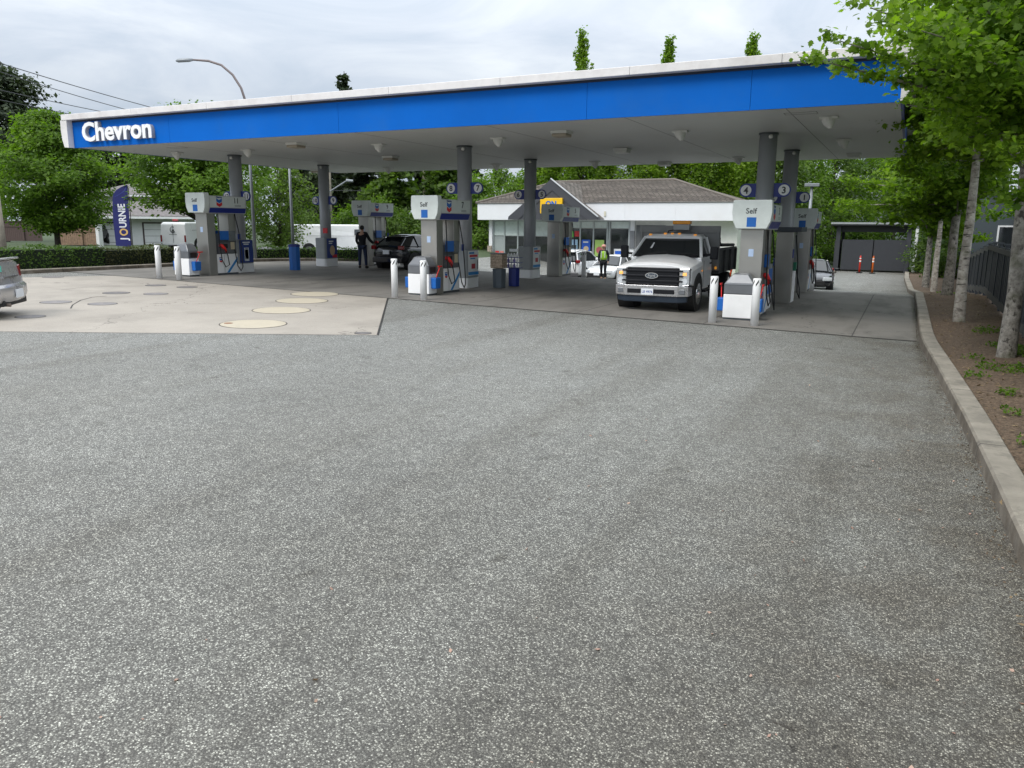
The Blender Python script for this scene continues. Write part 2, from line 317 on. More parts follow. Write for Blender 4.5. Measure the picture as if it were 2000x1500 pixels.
def clone(o, loc, rz=None, label=None, scale=None):
    c = copy_tree(o); c.location = loc
    if rz is not None: c.rotation_euler.z = rz
    if scale: c.scale = scale
    if label: c['label'] = label
    return c
def text(name, s, size, mt, parent, loc, rot, depth=.004, bold=0., align='CENTER', sx=1.0):
    cu = bpy.data.curves.new(name, 'FONT'); cu.body = s; cu.size = size; cu.extrude = depth; cu.offset = bold; cu.align_x = align; cu.resolution_u = 3
    o = bpy.data.objects.new(name, cu); COL.objects.link(o)
    dg = bpy.context.evaluated_depsgraph_get(); me = bpy.data.meshes.new_from_object(o.evaluated_get(dg))
    COL.objects.unlink(o); bpy.data.objects.remove(o); me.name = name
    me.materials.clear(); me.materials.append(mt)
    t = bpy.data.objects.new(name, me); COL.objects.link(t); t.parent = parent; t.location = loc; t.rotation_euler = rot; t.scale = (sx, 1, 1)
    return t
def grid_sheet(name, xs, ys, zf, mt, off=0., keep=None):
    b = MB(); idx = {}
    for i, x in enumerate(xs):
        for j, y in enumerate(ys): idx[i, j] = len(b.v); b.v.append((x, y, zf(x, y)+off))
    for i in range(len(xs)-1):
        for j in range(len(ys)-1):
            if keep and not keep((xs[i]+xs[i+1])/2, (ys[j]+ys[j+1])/2): continue
            b.f.append((idx[i, j], idx[i+1, j], idx[i+1, j+1], idx[i, j+1])); b.mi.append(0)
    o = b.build(name, mt); tag(o, kind='structure'); return o
def ar(a, b, s): return [a+s*i for i in range(int(round((b-a)/s))+1)]
# ------------------------------------------------------------------ GROUND
m_grass = mat('turf', (.05, .075, .03), .9, var=.4, scale=2, bump=.6, bscale=40)
m_soil = mat('bark_mulch', (.115, .078, .052), .95, var=.7, scale=20, bump=1., bscale=55, dirt=((.34, .26, .18), .8, 38))
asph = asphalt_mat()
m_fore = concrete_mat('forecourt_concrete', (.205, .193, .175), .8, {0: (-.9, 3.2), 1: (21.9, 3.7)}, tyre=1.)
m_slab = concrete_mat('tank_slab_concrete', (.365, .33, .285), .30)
m_kerb = mat('kerb_concrete', (.30, .27, .225), .85, var=.3, scale=2.2, bump=.5, bscale=70, dirt=((.07, .065, .055), .8, 3))
def kerb_joints(m):
    t = m.node_tree; b = t.nodes['Principled BSDF']; src = b.inputs['Base Color'].links[0].from_socket
    g = N(t, 'ShaderNodeNewGeometry'); tc = N(t, 'ShaderNodeTexCoord'); sg = N(t, 'ShaderNodeSeparateXYZ'); L(t, g.outputs['Normal'], sg.inputs[0]); sp = N(t, 'ShaderNodeSeparateXYZ'); L(t, tc.outputs['Object'], sp.inputs[0])
    md = N(t, 'ShaderNodeMath', operation='PINGPONG', n_1=1.5); L(t, sp.outputs[1], md.inputs[0]); ls = N(t, 'ShaderNodeMath', operation='LESS_THAN', n_1=.010); L(t, md.outputs[0], ls.inputs[0])
    mj = N(t, 'ShaderNodeMixRGB', n_2=(.05, .045, .04, 1)); L(t, ls.outputs[0], mj.inputs[0]); L(t, src, mj.inputs[1])
    n = N(t, 'ShaderNodeTexNoise', i_Scale=4.0, i_Detail=6.0); L(t, tc.outputs['Object'], n.inputs['Vector'])
    f = N(t, 'ShaderNodeMapRange', n_1=.9, n_2=.3, n_3=0., n_4=.75); L(t, sg.outputs[2], f.inputs[0])     # standing face tinted darker and browner than the top
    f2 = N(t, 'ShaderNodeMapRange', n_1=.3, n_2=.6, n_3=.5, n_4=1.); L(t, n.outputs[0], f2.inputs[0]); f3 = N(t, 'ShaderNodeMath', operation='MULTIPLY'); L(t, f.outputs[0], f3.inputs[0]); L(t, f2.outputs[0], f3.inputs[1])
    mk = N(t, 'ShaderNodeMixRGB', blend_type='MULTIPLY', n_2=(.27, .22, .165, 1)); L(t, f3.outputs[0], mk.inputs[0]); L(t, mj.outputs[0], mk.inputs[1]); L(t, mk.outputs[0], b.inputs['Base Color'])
kerb_joints(m_kerb)
m_road = mat('street_asphalt', (.13, .13, .135), .85, var=.15, scale=8)
m_walk = mat('pavement_concrete', (.38, .37, .35), .8, var=.12, scale=3)
xs = [-600, -300, -150, -90, -60, -50, -45, -40, -36, -33]+ar(-30, 12, 1)+[16, 25, 50, 120, 300, 600]
ys = [-100, -40, -20]+ar(-10, 66, 1)+[75, 90, 120, 200, 400, 900]
grid_sheet('ground', xs, ys, ground, m_grass, -.02)
def kx(y):     # kerb line on the right side of the lot
    pts = [(-10, 1.05), (6, .92), (8, .86), (10.3, .78), (13.8, .61), (17.0, .44), (18.5, .40), (24, .385), (32, .36), (42, .22), (52, 0.0), (66, 0.0)]
    for (a, u), (b, v) in zip(pts, pts[1:]):
        if y <= b: return u+(v-u)*(y-a)/(b-a)
    return 0.
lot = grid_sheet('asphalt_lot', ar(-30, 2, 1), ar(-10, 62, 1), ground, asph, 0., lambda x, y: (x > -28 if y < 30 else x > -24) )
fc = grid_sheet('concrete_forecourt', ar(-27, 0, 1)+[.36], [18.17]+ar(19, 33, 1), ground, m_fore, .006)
b = MB(); z = lambda x: -.021*min(x, 0)+.005
sl = [(-9.05, 12.37), (-12.88, 18.135), (-24.3, 18.135), (-25.6, 15.6), (-25.6, 1.8)]
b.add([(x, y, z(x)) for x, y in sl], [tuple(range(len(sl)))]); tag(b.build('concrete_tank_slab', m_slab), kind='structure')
tar = mat('joint_tar', (.03, .028, .026), .7)
def strip(b, p, q, w, off=.009, mi=0):
    p = Vector(p); q = Vector(q); n = Vector((-(q-p).y, (q-p).x)).normalized()*w/2
    k = [p+n, q+n, q-n, p-n]; b.add([(v.x, v.y, ground(v.x, v.y)+off) for v in k], [(0, 1, 2, 3)], mi)
b = MB()
for x0, x1 in zip(ar(-27, -1, 1), ar(-26, 0, 1)): strip(b, (x0, 18.15), (x1, 18.15), .05)
strip(b, (0, 18.15), (.36, 18.15), .05); strip(b, (-9.05, 12.37), (-12.88, 18.12), .04, .012)
tag(b.build('expansion_joint', tar), kind='structure')
# kerb, soil bed
def sweep(name, line, w, h, mt, inner=-1):
    b = MB(); rings = []
    for i, (x, y) in enumerate(line):
        p = Vector(line[max(i-1, 0)]); q = Vector(line[min(i+1, len(line)-1)]); t = (q-p).normalized(); n = Vector((t.y, -t.x))*inner
        z = ground(x, y); c = Vector((x, y))
        rings.append([(c.x, c.y, z-.1), (c.x+n.x*.01, c.y+n.y*.01, z+h-.025), (c.x+n.x*.03, c.y+n.y*.03, z+h), (c.x+n.x*(w-.02), c.y+n.y*(w-.02), z+h), (c.x+n.x*w, c.y+n.y*w, z+h-.02), (c.x+n.x*w, c.y+n.y*w, z-.1)])
    b.loft(rings); return tag(b.build(name, mt), kind='structure')
sweep('kerb', [(kx(y), y) for y in ar(-9, 59, .5)], .27, .17, m_kerb, 1)
random.seed(4)
def bedz(x, y): return ground(x, y)+.11+.03*math.sin(x*3.1+y*1.7)+.02*math.sin(y*4.3-x)
b = MB(); idx = {}
yy = ar(-9, 59, .5)
for j, y in enumerate(yy):
    for i in range(9):
        x = kx(y)+.18+i*.42; b.v.append((x, y, bedz(x, y)-(.03 if i == 0 else 0)))
for j in range(len(yy)-1):
    for i in range(8): a = j*9+i; b.f.append((a, a+1, a+10, a+9)); b.mi.append(0)
tag(b.build('planting_bed', m_soil, smooth=True), kind='structure')
# left kerb
sweep('kerb', [(-27.0, 2), (-26.95, 10), (-26.75, 17), (-26.55, 22), (-26.7, 25), (-26.9, 27), (-26.3, 29), (-25.4, 30.6), (-23.6, 33), (-21, 37)], .3, .14, m_kerb, -1)
# street beyond the hedge
def flat(name, pts, z, mt):
    b = MB(); b.add([(x, y, z) for x, y in pts], [tuple(range(len(pts)))]); return tag(b.build(name, mt), kind='structure')
flat('pavement', [(-31.2, -30), (-29.4, -30), (-29.4, 44), (-31.2, 44)], .645, m_walk)
flat('street', [(-42, -30), (-31.4, -30), (-31.4, 60), (-42, 60)], .64, m_road)
# fringe of grass at the driveway's end and kerb around it
flat('grass_island', [(-10, 44.5), (-5.2, 44.5), (-4.6, 58), (-10, 58)], -.60, mat('grass_bright', (.13, .24, .04), .9, var=.3, scale=5))
sweep('kerb', [(-10, 44.3), (-6.0, 44.3), (-5.2, 44.6), (-4.9, 46), (-4.45, 52), (-4.15, 58)], .2, .15, m_kerb, -1)
# painted parking line in front of the shop
b = MB(); strip(b, (-5.6, 43.6), (-4.6, 45.6), .12, .006); strip(b, (-9.6, 36.5), (-9.6, 42), .12, .02); tag(b.build('painted_line', white), kind='structure')

# slab covers -----------------------------------------------------------
m_lid = mat('lid_iron', (.15, .14, .14), .6, var=.3, scale=9, dirt=((.25, .21, .17), .6, 6))
m_lidg = mat('lid_grey', (.21, .20, .20), .7, var=.2, scale=8, dirt=((.34, .29, .24), .6, 6))
m_cream = mat('lid_cream', (.49, .435, .335), .6, var=.08, scale=3, dirt=((.35, .3, .22), .5, 2))
def disc(name, x, y, r, mt, label, rim=True, extra=False, group='tank lids set into the concrete slab'):
    z0 = -.021*min(x, 0)+.006
    e = empty(name, (x, y, z0), 0, label, 'manhole cover', group); e.rotation_euler.y = math.atan(.021)
    n = 40; R = MB()
    ring = [[(q*math.cos(2*math.pi*k/n), q*math.sin(2*math.pi*k/n), zz) for k in range(n)] for q, zz in ((r+.02, .001), (r+.018, .003), (r, .003), (r, .001))]
    R.loft(ring, caps=False); R.build('ring', tar, e)
    C = MB(); C.cyl((0, 0, -.01), (0, 0, .004), r-.004, n=n); C.build('lid', mt, e)
    if extra: K = MB(); K.cyl((0, 0, .004), (0, 0, .008), .09, n=18); K.build('fill_cap', mat('cap_rust', (.25, .12, .06), .7), e, loc=(-.45, -.25, 0))
    return e
for i, (px, py, lab) in enumerate([(495, 631.5, 'largest cream tank lid, nearest the asphalt edge, with a small rusty cap'), (550, 607, 'second cream tank lid from the asphalt edge'), (590, 590, 'third cream tank lid, just in front of the fourth'), (615, 578, 'cream tank lid nearest the covered forecourt')]):
    p = atz(px, py, .27); disc('tank_lid', p.x, p.y, .66, m_cream, lab, extra=(i == 0))
for px, py, r, mt, lab in [(60, 623, .27, m_lidg, 'grey lid below the rear of the silver car'), (110, 597.5, .33, m_lidg, 'wide grey lid with a crack beside it right of the silver car'), (201, 599, .31, m_lidg, 'plain grey lid right of the wide cracked one'), (228, 580, .33, m_lid, 'dark iron lid at the end of the curved crack'), (305, 580.5, .30, m_lidg, 'pale grey lid behind and right of the curved crack'), (305, 566, .28, m_lid, 'thin dark lid close in front of the left pair of bollards'), (366, 568, .28, m_lid, 'dark lid with a tar smear right of the left pair of bollards'), (105, 555, .3, m_lid, 'dark broken lid near the low hedge'), (709, 652, .15, m_lid, 'small round dark lid in the near corner of the slab')]:
    p = atz(px, py, .3 if px < 600 else .19); disc('manhole_cover', p.x, p.y, r, mt, lab)
# curved crack line and tar smears on slab
b = MB(); pp = [(138, 602), (142, 596), (158, 588), (180, 583), (208, 580.5)]
Q = [atz(u, v, .37) for u, v in pp]
for a, c in zip(Q, Q[1:]): strip(b, a.to_2d(), c.to_2d(), .03, .0085)
Q = [atz(u, v, .42) for u, v in [(120, 568), (170, 563), (235, 561)]]
for a, c in zip(Q, Q[1:]): strip(b, a.to_2d(), c.to_2d(), .02, .0085)
tag(b.build('slab_crack', tar), kind='structure')

# ------------------------------------------------------------------ CANOPY
CZ = 4.79; X0, X1, Y0, Y1 = -25.72, -.40, 18.2, 32.3
can = empty('fuel_canopy', (0, 0, 0), 0, 'long blue and white canopy on grey columns over the fuel pumps', 'canopy')
can.location = (-13, 25, .27)
CO = Vector((-13, 25, .27))
class CB(MB):
    def build(s, *a, **k):
        s.v = [(x-CO.x, y-CO.y, z-CO.z) for x, y, z in s.v]; return MB.build(s, *a, **k)
b = CB(); b.bb(X0, X1, Y0+.03, Y1, CZ, CZ+.06); so = b.build('soffit', soffm, can)
b = CB()
for x in (-21.9, -17.9, -14.0, -9.9, -6.2, -2.6): b.bb(x-.008, x+.008, Y0+.1, Y1-.1, CZ-.003, CZ+.01)
b.build('seam', mat('seam', (.15, .15, .15), .6), so)
b = CB()
for i in range(95):
    y = Y0+.2+i*.148
    b.bb(X0+.1, X1-.1, y, y+.004, CZ-.002, CZ+.01)
b.build('groove', mat('groove', (.42, .42, .42), .6), so)
b = CB()
for x, y in ((-2.4, 19.2), (-22.4, 19.6)):
    for q in ((x-.35, x+.35, y-.16, y-.145), (x-.35, x+.35, y+.145, y+.16), (x-.35, x-.335, y-.145, y+.145), (x+.335, x+.35, y-.145, y+.145)): b.bb(*q, CZ-.006, CZ+.01)
b.build('hatch_frame', mat('hatch', (.2, .2, .2), .6), so)
b = CB(); b.bb(X0+.1, X1-.1, Y0+.15, Y1-.1, CZ+.07, 5.6); b.build('roof_deck', capwhite, can)
# fascia panels
seams = [X0, -21.1, -14.45, -7.1, -3.33, X1]
for a, c in zip(seams, seams[1:]):
    b = CB(); b.bb(a+.004, c-.004, Y0, Y0+.05, CZ-.012, 5.60); b.build('fascia_panel', blue, can)
b = CB(); b.bb(X0, X1, Y0-.0, Y0+.1, 5.603, 5.66); b.build('shadow_gap', mat('gap', (.012, .02, .05), .6), can)
joints = [X0-.24, -22.5, -19.2, -15.9, -12.6, -9.3, -6.0, -2.7, X1+.24]
for a, c in zip(joints, joints[1:]):
    b = CB(); b.bb(a+.003, c-.003, Y0-.22, Y0+.3, 5.66, 5.845); b.build('white_cap', capwhite, can, bevel=.01)
for a, c in zip(joints, joints[1:]):
    b = CB(); b.bb(a+.003, c-.003, Y1-.1, Y1+.2, 5.3, 5.845); b.build('white_cap', capwhite, can, bevel=.01)
# end trims, curved in towards the bottom
def endtrim(sx, x):
    pr = [(0, CZ-.02), (-.22, CZ-.0), (-.30, CZ+.25), (-.33, CZ+.55), (-.32, 5.66), (0, 5.66)] if sx < 0 else [(0, CZ-.02), (.08, CZ-.0), (.2, CZ+.3), (.24, CZ+.6), (.24, 5.66), (0, 5.66)]
    b = CB(); b.prism([(x+p[0], p[1]) for p in pr], 'y', Y0-.2, Y0+.04); b.build('end_trim', capwhite, can)
    b = CB(); b.bb(x-.06 if sx < 0 else x, x if sx < 0 else x+.06, Y0+.04, Y1, CZ-.01, 5.5); b.build('side_fascia', dblue, can)
    b = CB(); xx = (x-.3, x-.06) if sx < 0 else (x+.06, x+.24); b.bb(xx[0], xx[1], Y0+.3, Y1, 5.25, 5.845); b.build('side_cap', capwhite, can)
endtrim(-1, X0); endtrim(1, X1)
lett = mat('letter_white', (.86, .87, .89), .35); retm = mat('letter_return', (.40, .41, .43), .5)
tx = text('lettering', 'Chevron', .83, retm, can, Vector((-25.08, Y0-.06, 4.965))-CO, (rad(90), 0, 0), .055, .022, 'LEFT')
tx.scale = (3.32/tx.dimensions.x if tx.dimensions.x else 1, 1, 1)
t2 = text('letter_face', 'Chevron', .83, lett, can, Vector((-25.08, Y0-.13, 4.965))-CO, (rad(90), 0, 0), .014, .022, 'LEFT')
t2.scale = tx.scale
# ceiling lamps
lampw = mat('lamp_housing', (.62, .62, .60), .4); lampb = mat('lamp_housing_brown', (.33, .29, .23), .5); lens = mat('lamp_lens', (.75, .72, .62), .3)
def flood(p):
    b = CB(); b.bb(p.x-.2, p.x+.2, p.y-.13, p.y+.13, CZ-.05, CZ-.003); o = b.build('ceiling_light', lampw, can)
    b = CB(); b.tube([(p.x, p.y, CZ-.05), (p.x+.02, p.y-.02, CZ-.14), (p.x+.06, p.y-.05, CZ-.26)], [.16, .13, .04], 14); b.build('lamp_head', lampw, o, smooth=False)
def sq(p, mt):
    b = CB(); b.box((p.x, p.y, CZ-.04), (.46, .46, .07)); o = b.build('ceiling_light', lampw, can)
    b = CB(); b.box((p.x, p.y, CZ-.115), (.42, .42, .08), top=(1.0, 1.0)); b.build('lens', mt, o, bevel=.02)
for px, py in [(484, 292), (740, 281), (973, 269), (1329, 255), (758, 327), (969, 320), (1162, 315), (1442, 307), (1619, 228), (1648, 272), (345, 297)]: flood(atz(px, py, CZ))
for px, py in [(578, 279), (763, 305), (1097, 256), (1216, 290), (1298, 316), (1668, 300), (620, 331)]: sq(atz(px, py, CZ), lampb if px < 1200 else lampw)
# columns
def number_arm(parent, cx, y, z, side, s, small=False):
    b = CB(); x = cx+side*.2; xe = cx+side*.5
    b.bb(min(x, xe), max(x, xe), y-.02, y+.02, z-.18, z+.18); b.prism([(xe+.18*math.cos(a*math.pi/12), z+.18*math.sin(a*math.pi/12)) for a in range(24)], 'y', y-.021, y+.021)
    o = b.build('number_sign', dblue, parent)
    b = CB(); b.prism([(xe+.145*math.cos(a*math.pi/12), z+.145*math.sin(a*math.pi/12)) for a in range(24)], 'y', y-.028, y-.0215); b.prism([(xe+.145*math.cos(a*math.pi/12), z+.145*math.sin(a*math.pi/12)) for a in range(24)], 'y', y+.0215, y+.028)
    q = b.build('sign_face', white, o)
    text('numeral', s, .24, ink, q, Vector((xe, y-.031, z-.085))-CO, (rad(90), 0, 0), .002, .006)
posterA = mat('poster_navy', (.012, .04, .22), .35); paper = mat('poster_white', (.75, .77, .78), .4)
cols = [(-22.76, 22.5, '12', '11', 'navy', 3.30), (-22.9, 27.7, '10', '9', 'food', 3.30), (-13.04, 22.75, '8', '7', 'white', 3.47), (-13.25, 28.2, '6', '5', 'white', 3.47), (-3.63, 22.8, '4', '3', None, 3.29), (-3.69, 28.06, '2', '1', None, 3.27)]
for cx, cy, a, c, kind, sz in cols:
    g0 = ground(cx, cy)
    b = CB(); b.cyl((cx, cy, g0), (cx, cy, CZ), .235, n=32); co = b.build('column', colm, can, smooth=False)
    for f in co.data.polygons: f.use_smooth = len(f.vertices) == 4
    b = CB(); b.cyl((cx, cy, CZ-.05), (cx, cy, CZ-.004), .26, n=32); b.build('collar', panel, co)
    b = CB(); b.sphere((cx+.1, cy-.27, CZ-.12), .06); b.build('camera_dome', lampw, co, smooth=True)
    number_arm(co, cx, cy, sz, -1, a); number_arm(co, cx, cy, sz, 1, c)
    # base cladding
    def rr(hx, hy, r=.12, n=5):
        out = []
        for qx, qy, a0 in ((1, 1, 0), (-1, 1, 90), (-1, -1, 180), (1, -1, 270)):
            for k in range(n+1): an = rad(a0+90*k/n); out.append((cx+qx*(hx-r)+r*math.cos(an), cy+qy*(hy-r)+r*math.sin(an)))
        return out
    b = CB(); b.prism(rr(.30, .42), 'z', g0+.33, g0+1.22); b.build('base_cladding', clad, co)
    b = CB(); b.prism(rr(.31, .43), 'z', g0-.02, g0+.325); b.build('base_skirt', bwhite, co)
    if kind:
        x = cx+.303
        b = CB(); b.bb(x, x+.008, cy-.33, cy+.35, g0+(.36 if kind != 'white' else .40), g0+1.2); po = b.build('poster', posterA if kind != 'white' else paper, co)
        def patch(y0, y1, z0, z1, mt, nm='poster_print'):
            b = CB(); b.bb(x+.0085, x+.012, cy+y0, cy+y1, g0+z0, g0+z1); b.build(nm, mt, po, bevel=0)
        if kind == 'navy':
            patch(-.17, .2, 1.1, 1.14, paper); patch(-.12, .14, 1.03, 1.07, paper); patch(-.1, .13, .42, .92, mat('phone', (.62, .66, .72), .3)); patch(-.07, .10, .5, .85, mat('phone_screen', (.30, .36, .46), .3)); patch(-.06, .09, .88, .9, lblue)
        elif kind == 'food':
            patch(-.2, .1, 1.05, 1.1, paper); patch(-.2, .02, .97, 1.01, paper)
            b = CB(); b.prism([(cy+.02+.17*math.cos(k*math.pi/9), g0+.68+.22*math.sin(k*math.pi/9)) for k in range(18)], 'x', x+.0085, x+.013); b.build('poster_print', mat('food_tan', (.55, .38, .22), .5), po)
            patch(.02, .32, .37, .5, red)
        else:
            patch(-.27, .06, 1.1, 1.16, lblue); patch(-.24, .28, 1.0, 1.07, red); patch(-.2, .12, .93, .97, lblue); patch(-.33, .35, .42, .52, lblue)
            patch(-.12, .12, .62, .78, mat('red_bag', (.45, .03, .05), .4)); patch(.26, .31, .6, .9, lgrey)
    else:
        b = CB(); b.bb(cx+.303, cx+.311, cy-.3, cy+.3, g0+.42, g0+1.1); b.build('poster', mblue, co)
b = CB(); b.bb(-22.9+.06, -22.9+.30, 27.7-.262, 27.7-.24, 1.9, 2.12); b.build('warning_plate', red, can)

# ------------------------------------------------------------------ PUMPS
def hallmark(parent, loc, w, facing):   # two stacked chevrons under a small word
    e = []
    for k, (mt) in enumerate((mblue, red)):
        z0 = -k*w*.52
        pts = [(-w/2, z0), (0, z0-w*.24), (w/2, z0), (w/2, z0-w*.42), (0, z0-w*.66), (-w/2, z0-w*.42)]
        b = MB()
        n = len(pts)
        def P(p, t): return (loc[0]+facing*t, loc[1]+facing*p[0], loc[2]+p[1])
        b.add([P(p, 0) for p in pts]+[P(p, .006) for p in pts], [(0, 1, 4, 5), (1, 2, 3, 4), (6, 7, 10, 11), (7, 8, 9, 10)]+[(i, i+n, (i+1) % n+n, (i+1) % n) for i in range(n)])
        e.append(b.build('emblem_chevron', mt, parent))
    text('emblem_word', 'Chevron', w*.3, dblue, parent, (loc[0]+facing*.003, loc[1], loc[2]+w*.05), (rad(90), 0, rad(90*facing)), .002, .003)
def pump(nl, nr, loc, label, flip=False):
    """dispenser: local -y end faces the camera, +x and -x sides are the fuelling sides"""
    e = empty('fuel_dispenser', loc, math.pi if flip else 0, label, 'fuel pump', 'fuel dispensers under the canopy')
    LN = 1.35
    b = MB(); b.bb(-.27, .27, -.0, .36, .0, 2.17); o = b.build('steel_pillar', steel, e, bevel=.01)
    b = MB(); b.bb(-.27, .27, LN-.36, LN, 1.45, 2.17); b.build('steel_pillar', steel, e, bevel=.01)
    b = MB(); b.bb(-.06, .06, -.006, 0, 1.52, 1.70); b.build('sticker', mat('sticker_blue', (.45, .58, .80), .5), o)
    b = MB(); b.bb(-.25, .25, .36, LN, .0, .06); b.build('plinth', panel, e)
    b = MB(); b.bb(-.25, .25, .36, LN, .06, .74); cab = b.build('lower_cabinet', bwhite, e, bevel=.008)
    b = MB(); b.bb(-.235, .235, .36, LN-.02, .745, 1.45); mid = b.build('pump_console', panel, e)
    b = MB(); b.prism([(-.36, 2.19), (-.44, 2.36), (-.47, 2.58), (-.455, 2.85), (-.43, 2.87), (.43, 2.87), (.455, 2.85), (.47, 2.58), (.44, 2.36), (.36, 2.19)], 'y', -.22, 0.0)
    tp = b.build('topper_end', topperw, e, bevel=.015)
    text('lettering', 'Self', .18, ink, tp, (-.02, -.223, 2.55), (rad(90), 0, 0), .002, .002)
    b = MB(); b.bb(-.11, .11, -.226, -.2205, 2.235, 2.46); b.build('blue_tab', mblue, tp)
    b = MB(); b.prism([(-.34, 2.17), (-.40, 2.33), (-.41, 2.6), (-.405, 2.78), (.405, 2.78), (.41, 2.6), (.40, 2.33), (.34, 2.17)], 'y', .003, LN+.42); ts = b.build('topper_body', topperg, e)
    for s, num in ((1, nr), (-1, nl)):
        b = MB(); b.add([(s*.352, .05, 2.19), (s*.352, LN+.40, 2.19), (s*.413, LN+.40, 2.36), (s*.413, .05, 2.36)], [(0, 1, 2, 3) if s > 0 else (3, 2, 1, 0)]); b.build('navy_band', dblue, ts)
        b = MB(); b.bb(min(s*.41, s*.418), max(s*.41, s*.418), .06, LN+.38, 2.38, 2.76); pl = b.build('topper_panel', topperw, ts)
        hallmark(pl, (s*.42, (.48 if s > 0 else LN-.05), 2.69), .25, s)
        text('numeral', num, .26, ink, pl, (s*.42, (1.28 if s > 0 else .5), 2.54), (rad(90), 0, rad(90*s)), .002, .004)
        b = MB()
        for q in (0, .035): b.bb(min(s*.418, s*.422), max(s*.418, s*.422), 1.2, 1.5, 2.46-q, 2.472-q)
        b.build('small_print', lgrey, pl)
        # console details
        X = lambda a, c: (min(s*a, s*c), max(s*a, s*c))
        b = MB(); b.bb(*X(.235, .30), .55, .95, 1.24, 1.56); d = b.build('display_head', mblue, e, bevel=.01)
        b = MB(); b.bb(*X(.235, .29), .96, 1.28, 1.20, 1.56); b.build('display', mat('display_grey', (.16, .18, .19), .3), e, bevel=.01)
        b = MB(); b.bb(*X(.235, .25), .48, 1.3, .76, 1.14); k = b.build('keypad_panel', mat('console', (.12, .13, .14), .35), e)
        b = MB(); b.bb(*X(.25, .27), 1.05, 1.22, .90, 1.16); b.build('grade_buttons', cream, k)
        b = MB(); b.bb(*X(.25, .262), .7, .9, .95, 1.1); b.build('card_reader', black, k)
        b = MB(); b.bb(*X(.25, .256), .3, .6, .1, .2); 
        # nozzle and hose
        for j, (yy_, mt) in enumerate(((.62, hosered), )):
            b = MB(); b.tube([(s*.27, yy_-.12, 1.06), (s*.31, yy_-.04, 1.04), (s*.36, yy_+.04, .93), (s*.35, yy_+.12, .80)], [.05, .065, .055, .03], 10); nz = b.build('nozzle', mt, e, smooth=True)
            b = MB(); b.tube([(s*.36, yy_+.0, .96), (s*.42, yy_-.04, .88), (s*.40, yy_+.08, .82)], .014, 6); b.build('trigger_guard', black, nz)
        b = MB(); b.tube([(s*.29, .50, 2.17), (s*.33, .47, 1.6), (s*.34, .46, 1.1), (s*.36, .5, .55), (s*.40, .62, .28), (s*.42, .78, .36), (s*.38, .76, .70), (s*.36, .70, .86)], .017, 8); b.build('hose', black, e, smooth=True)
        b = MB(); b.tube([(s*.28, 1.30, 2.17), (s*.36, 1.38, 1.5), (s*.40, 1.42, .8), (s*.44, 1.40, .25), (s*.46, 1.28, .12), (s*.44, 1.16, .3), (s*.34, 1.15, .9)], .017, 8); b.build('hose', black, e, smooth=True)
        # diagonal stripe and emblem on the cabinet
        b = MB(); x = s*.252; xx = s*.256
        pts = [(.80, .07), (.92, .07), (LN-.01, .50), (LN-.01, .62)]
        n = 4; b.add([(x, p[0], p[1]) for p in pts]+[(xx, p[0], p[1]) for p in pts], [(0, 1, 2, 3), (4, 5, 6, 7)]+[(i, i+n, (i+1) % n+n, (i+1) % n) for i in range(n)]); b.build('stripe', lblue, cab)
        hallmark(cab, (s*.251, (.55 if s > 0 else .7), .60), .13, s)
        b = MB(); b.bb(*X(.2505, .254), .355, .365, .06, .74); b.bb(*X(.2505, .254), .705, .712, .08, .72); b.build('door_gap', panel, cab)
    return e
def placard(loc, parent):  # small hanging notice on the hose side
    b = MB(); b.box(loc, (.02, .12, .2)); return b.build('notice', posterA, parent)
P = [('12', '11', (-22.35, 20.35), False, 'fuel pump numbered 11, nearest the low hedge at the left end'), ('8', '7', (-12.68, 19.98), False, 'fuel pump numbered 7, behind the middle pair of white bollards'), ('4', '3', (-3.42, 20.05), False, 'fuel pump right of the white dump truck with Self on its front'),
     ('10', '9', (-21.95, 29.15), False, 'fuel pump numbered 9, beside the person in dark clothes'), ('6', '5', (-12.85, 29.6), False, 'fuel pump numbered 5, in front of the shop gable'), ('2', '1', (-3.3, 29.2), False, 'fuel pump at the back right, behind the tall twin columns')]
for a, c, (x, y), fl, lab in P:
    p = pump(a, c, (x, y, ground(x, y)), lab); placard((.36, 1.38, 1.35), p)
# accessory unit in front of each near dispenser
def service(loc, label):
    e = empty('service_unit', loc, 0, label, 'washer stand', 'squeegee and waste units before the pumps')
    b = MB(); b.bb(-.35, .35, -.42, .0, .0, .05); b.build('plinth', panel, e)
    b = MB(); b.bb(-.36, .36, -.44, .0, .05, .62); b.build('lower_cabinet', bwhite, e, bevel=.012)
    b = MB(); b.loft([[(-.36, -.44, .625), (.36, -.44, .625), (.36, 0, .625), (-.36, 0, .625)], [(-.36, -.44, .86), (.36, -.44, .86), (.36, 0, .86), (-.36, 0, .86)], [(-.34, -.43, .90), (.34, -.43, .90), (.34, 0, .90), (-.34, 0, .90)], [(-.19, -.35, 1.10), (.19, -.35, 1.10), (.19, -.02, 1.10), (-.19, -.02, 1.10)], [(-.15, -.28, 1.13), (.15, -.28, 1.13), (.15, -.04, 1.13), (-.15, -.04, 1.13)]]); hd = b.build('waste_hood', lgrey, e, bevel=.02)
    b = MB(); b.bb(-.361, .361, -.442, -.441, .845, .855); b.build('seam', panel, hd)
    for s in (1, -1):
        b = MB(); b.bb(min(s*.362, s*.372), max(s*.362, s*.372), -.36, -.08, .66, .82); b.build('towel_slot', black, e)
        b = MB(); b.box((s*.45, -.2, .36), (.17, .26, .32), top=(1.08, 1.08)); bk = b.build('washer_bucket', mblue, e, bevel=.02)
        b = MB(); b.tube([(s*.45, -.22, .46), (s*.50, -.05, .82)], .014, 8); b.box((s*.505, -.045, .84), (.03, .2, .04)); b.build('squeegee', hosered, bk)
    return e
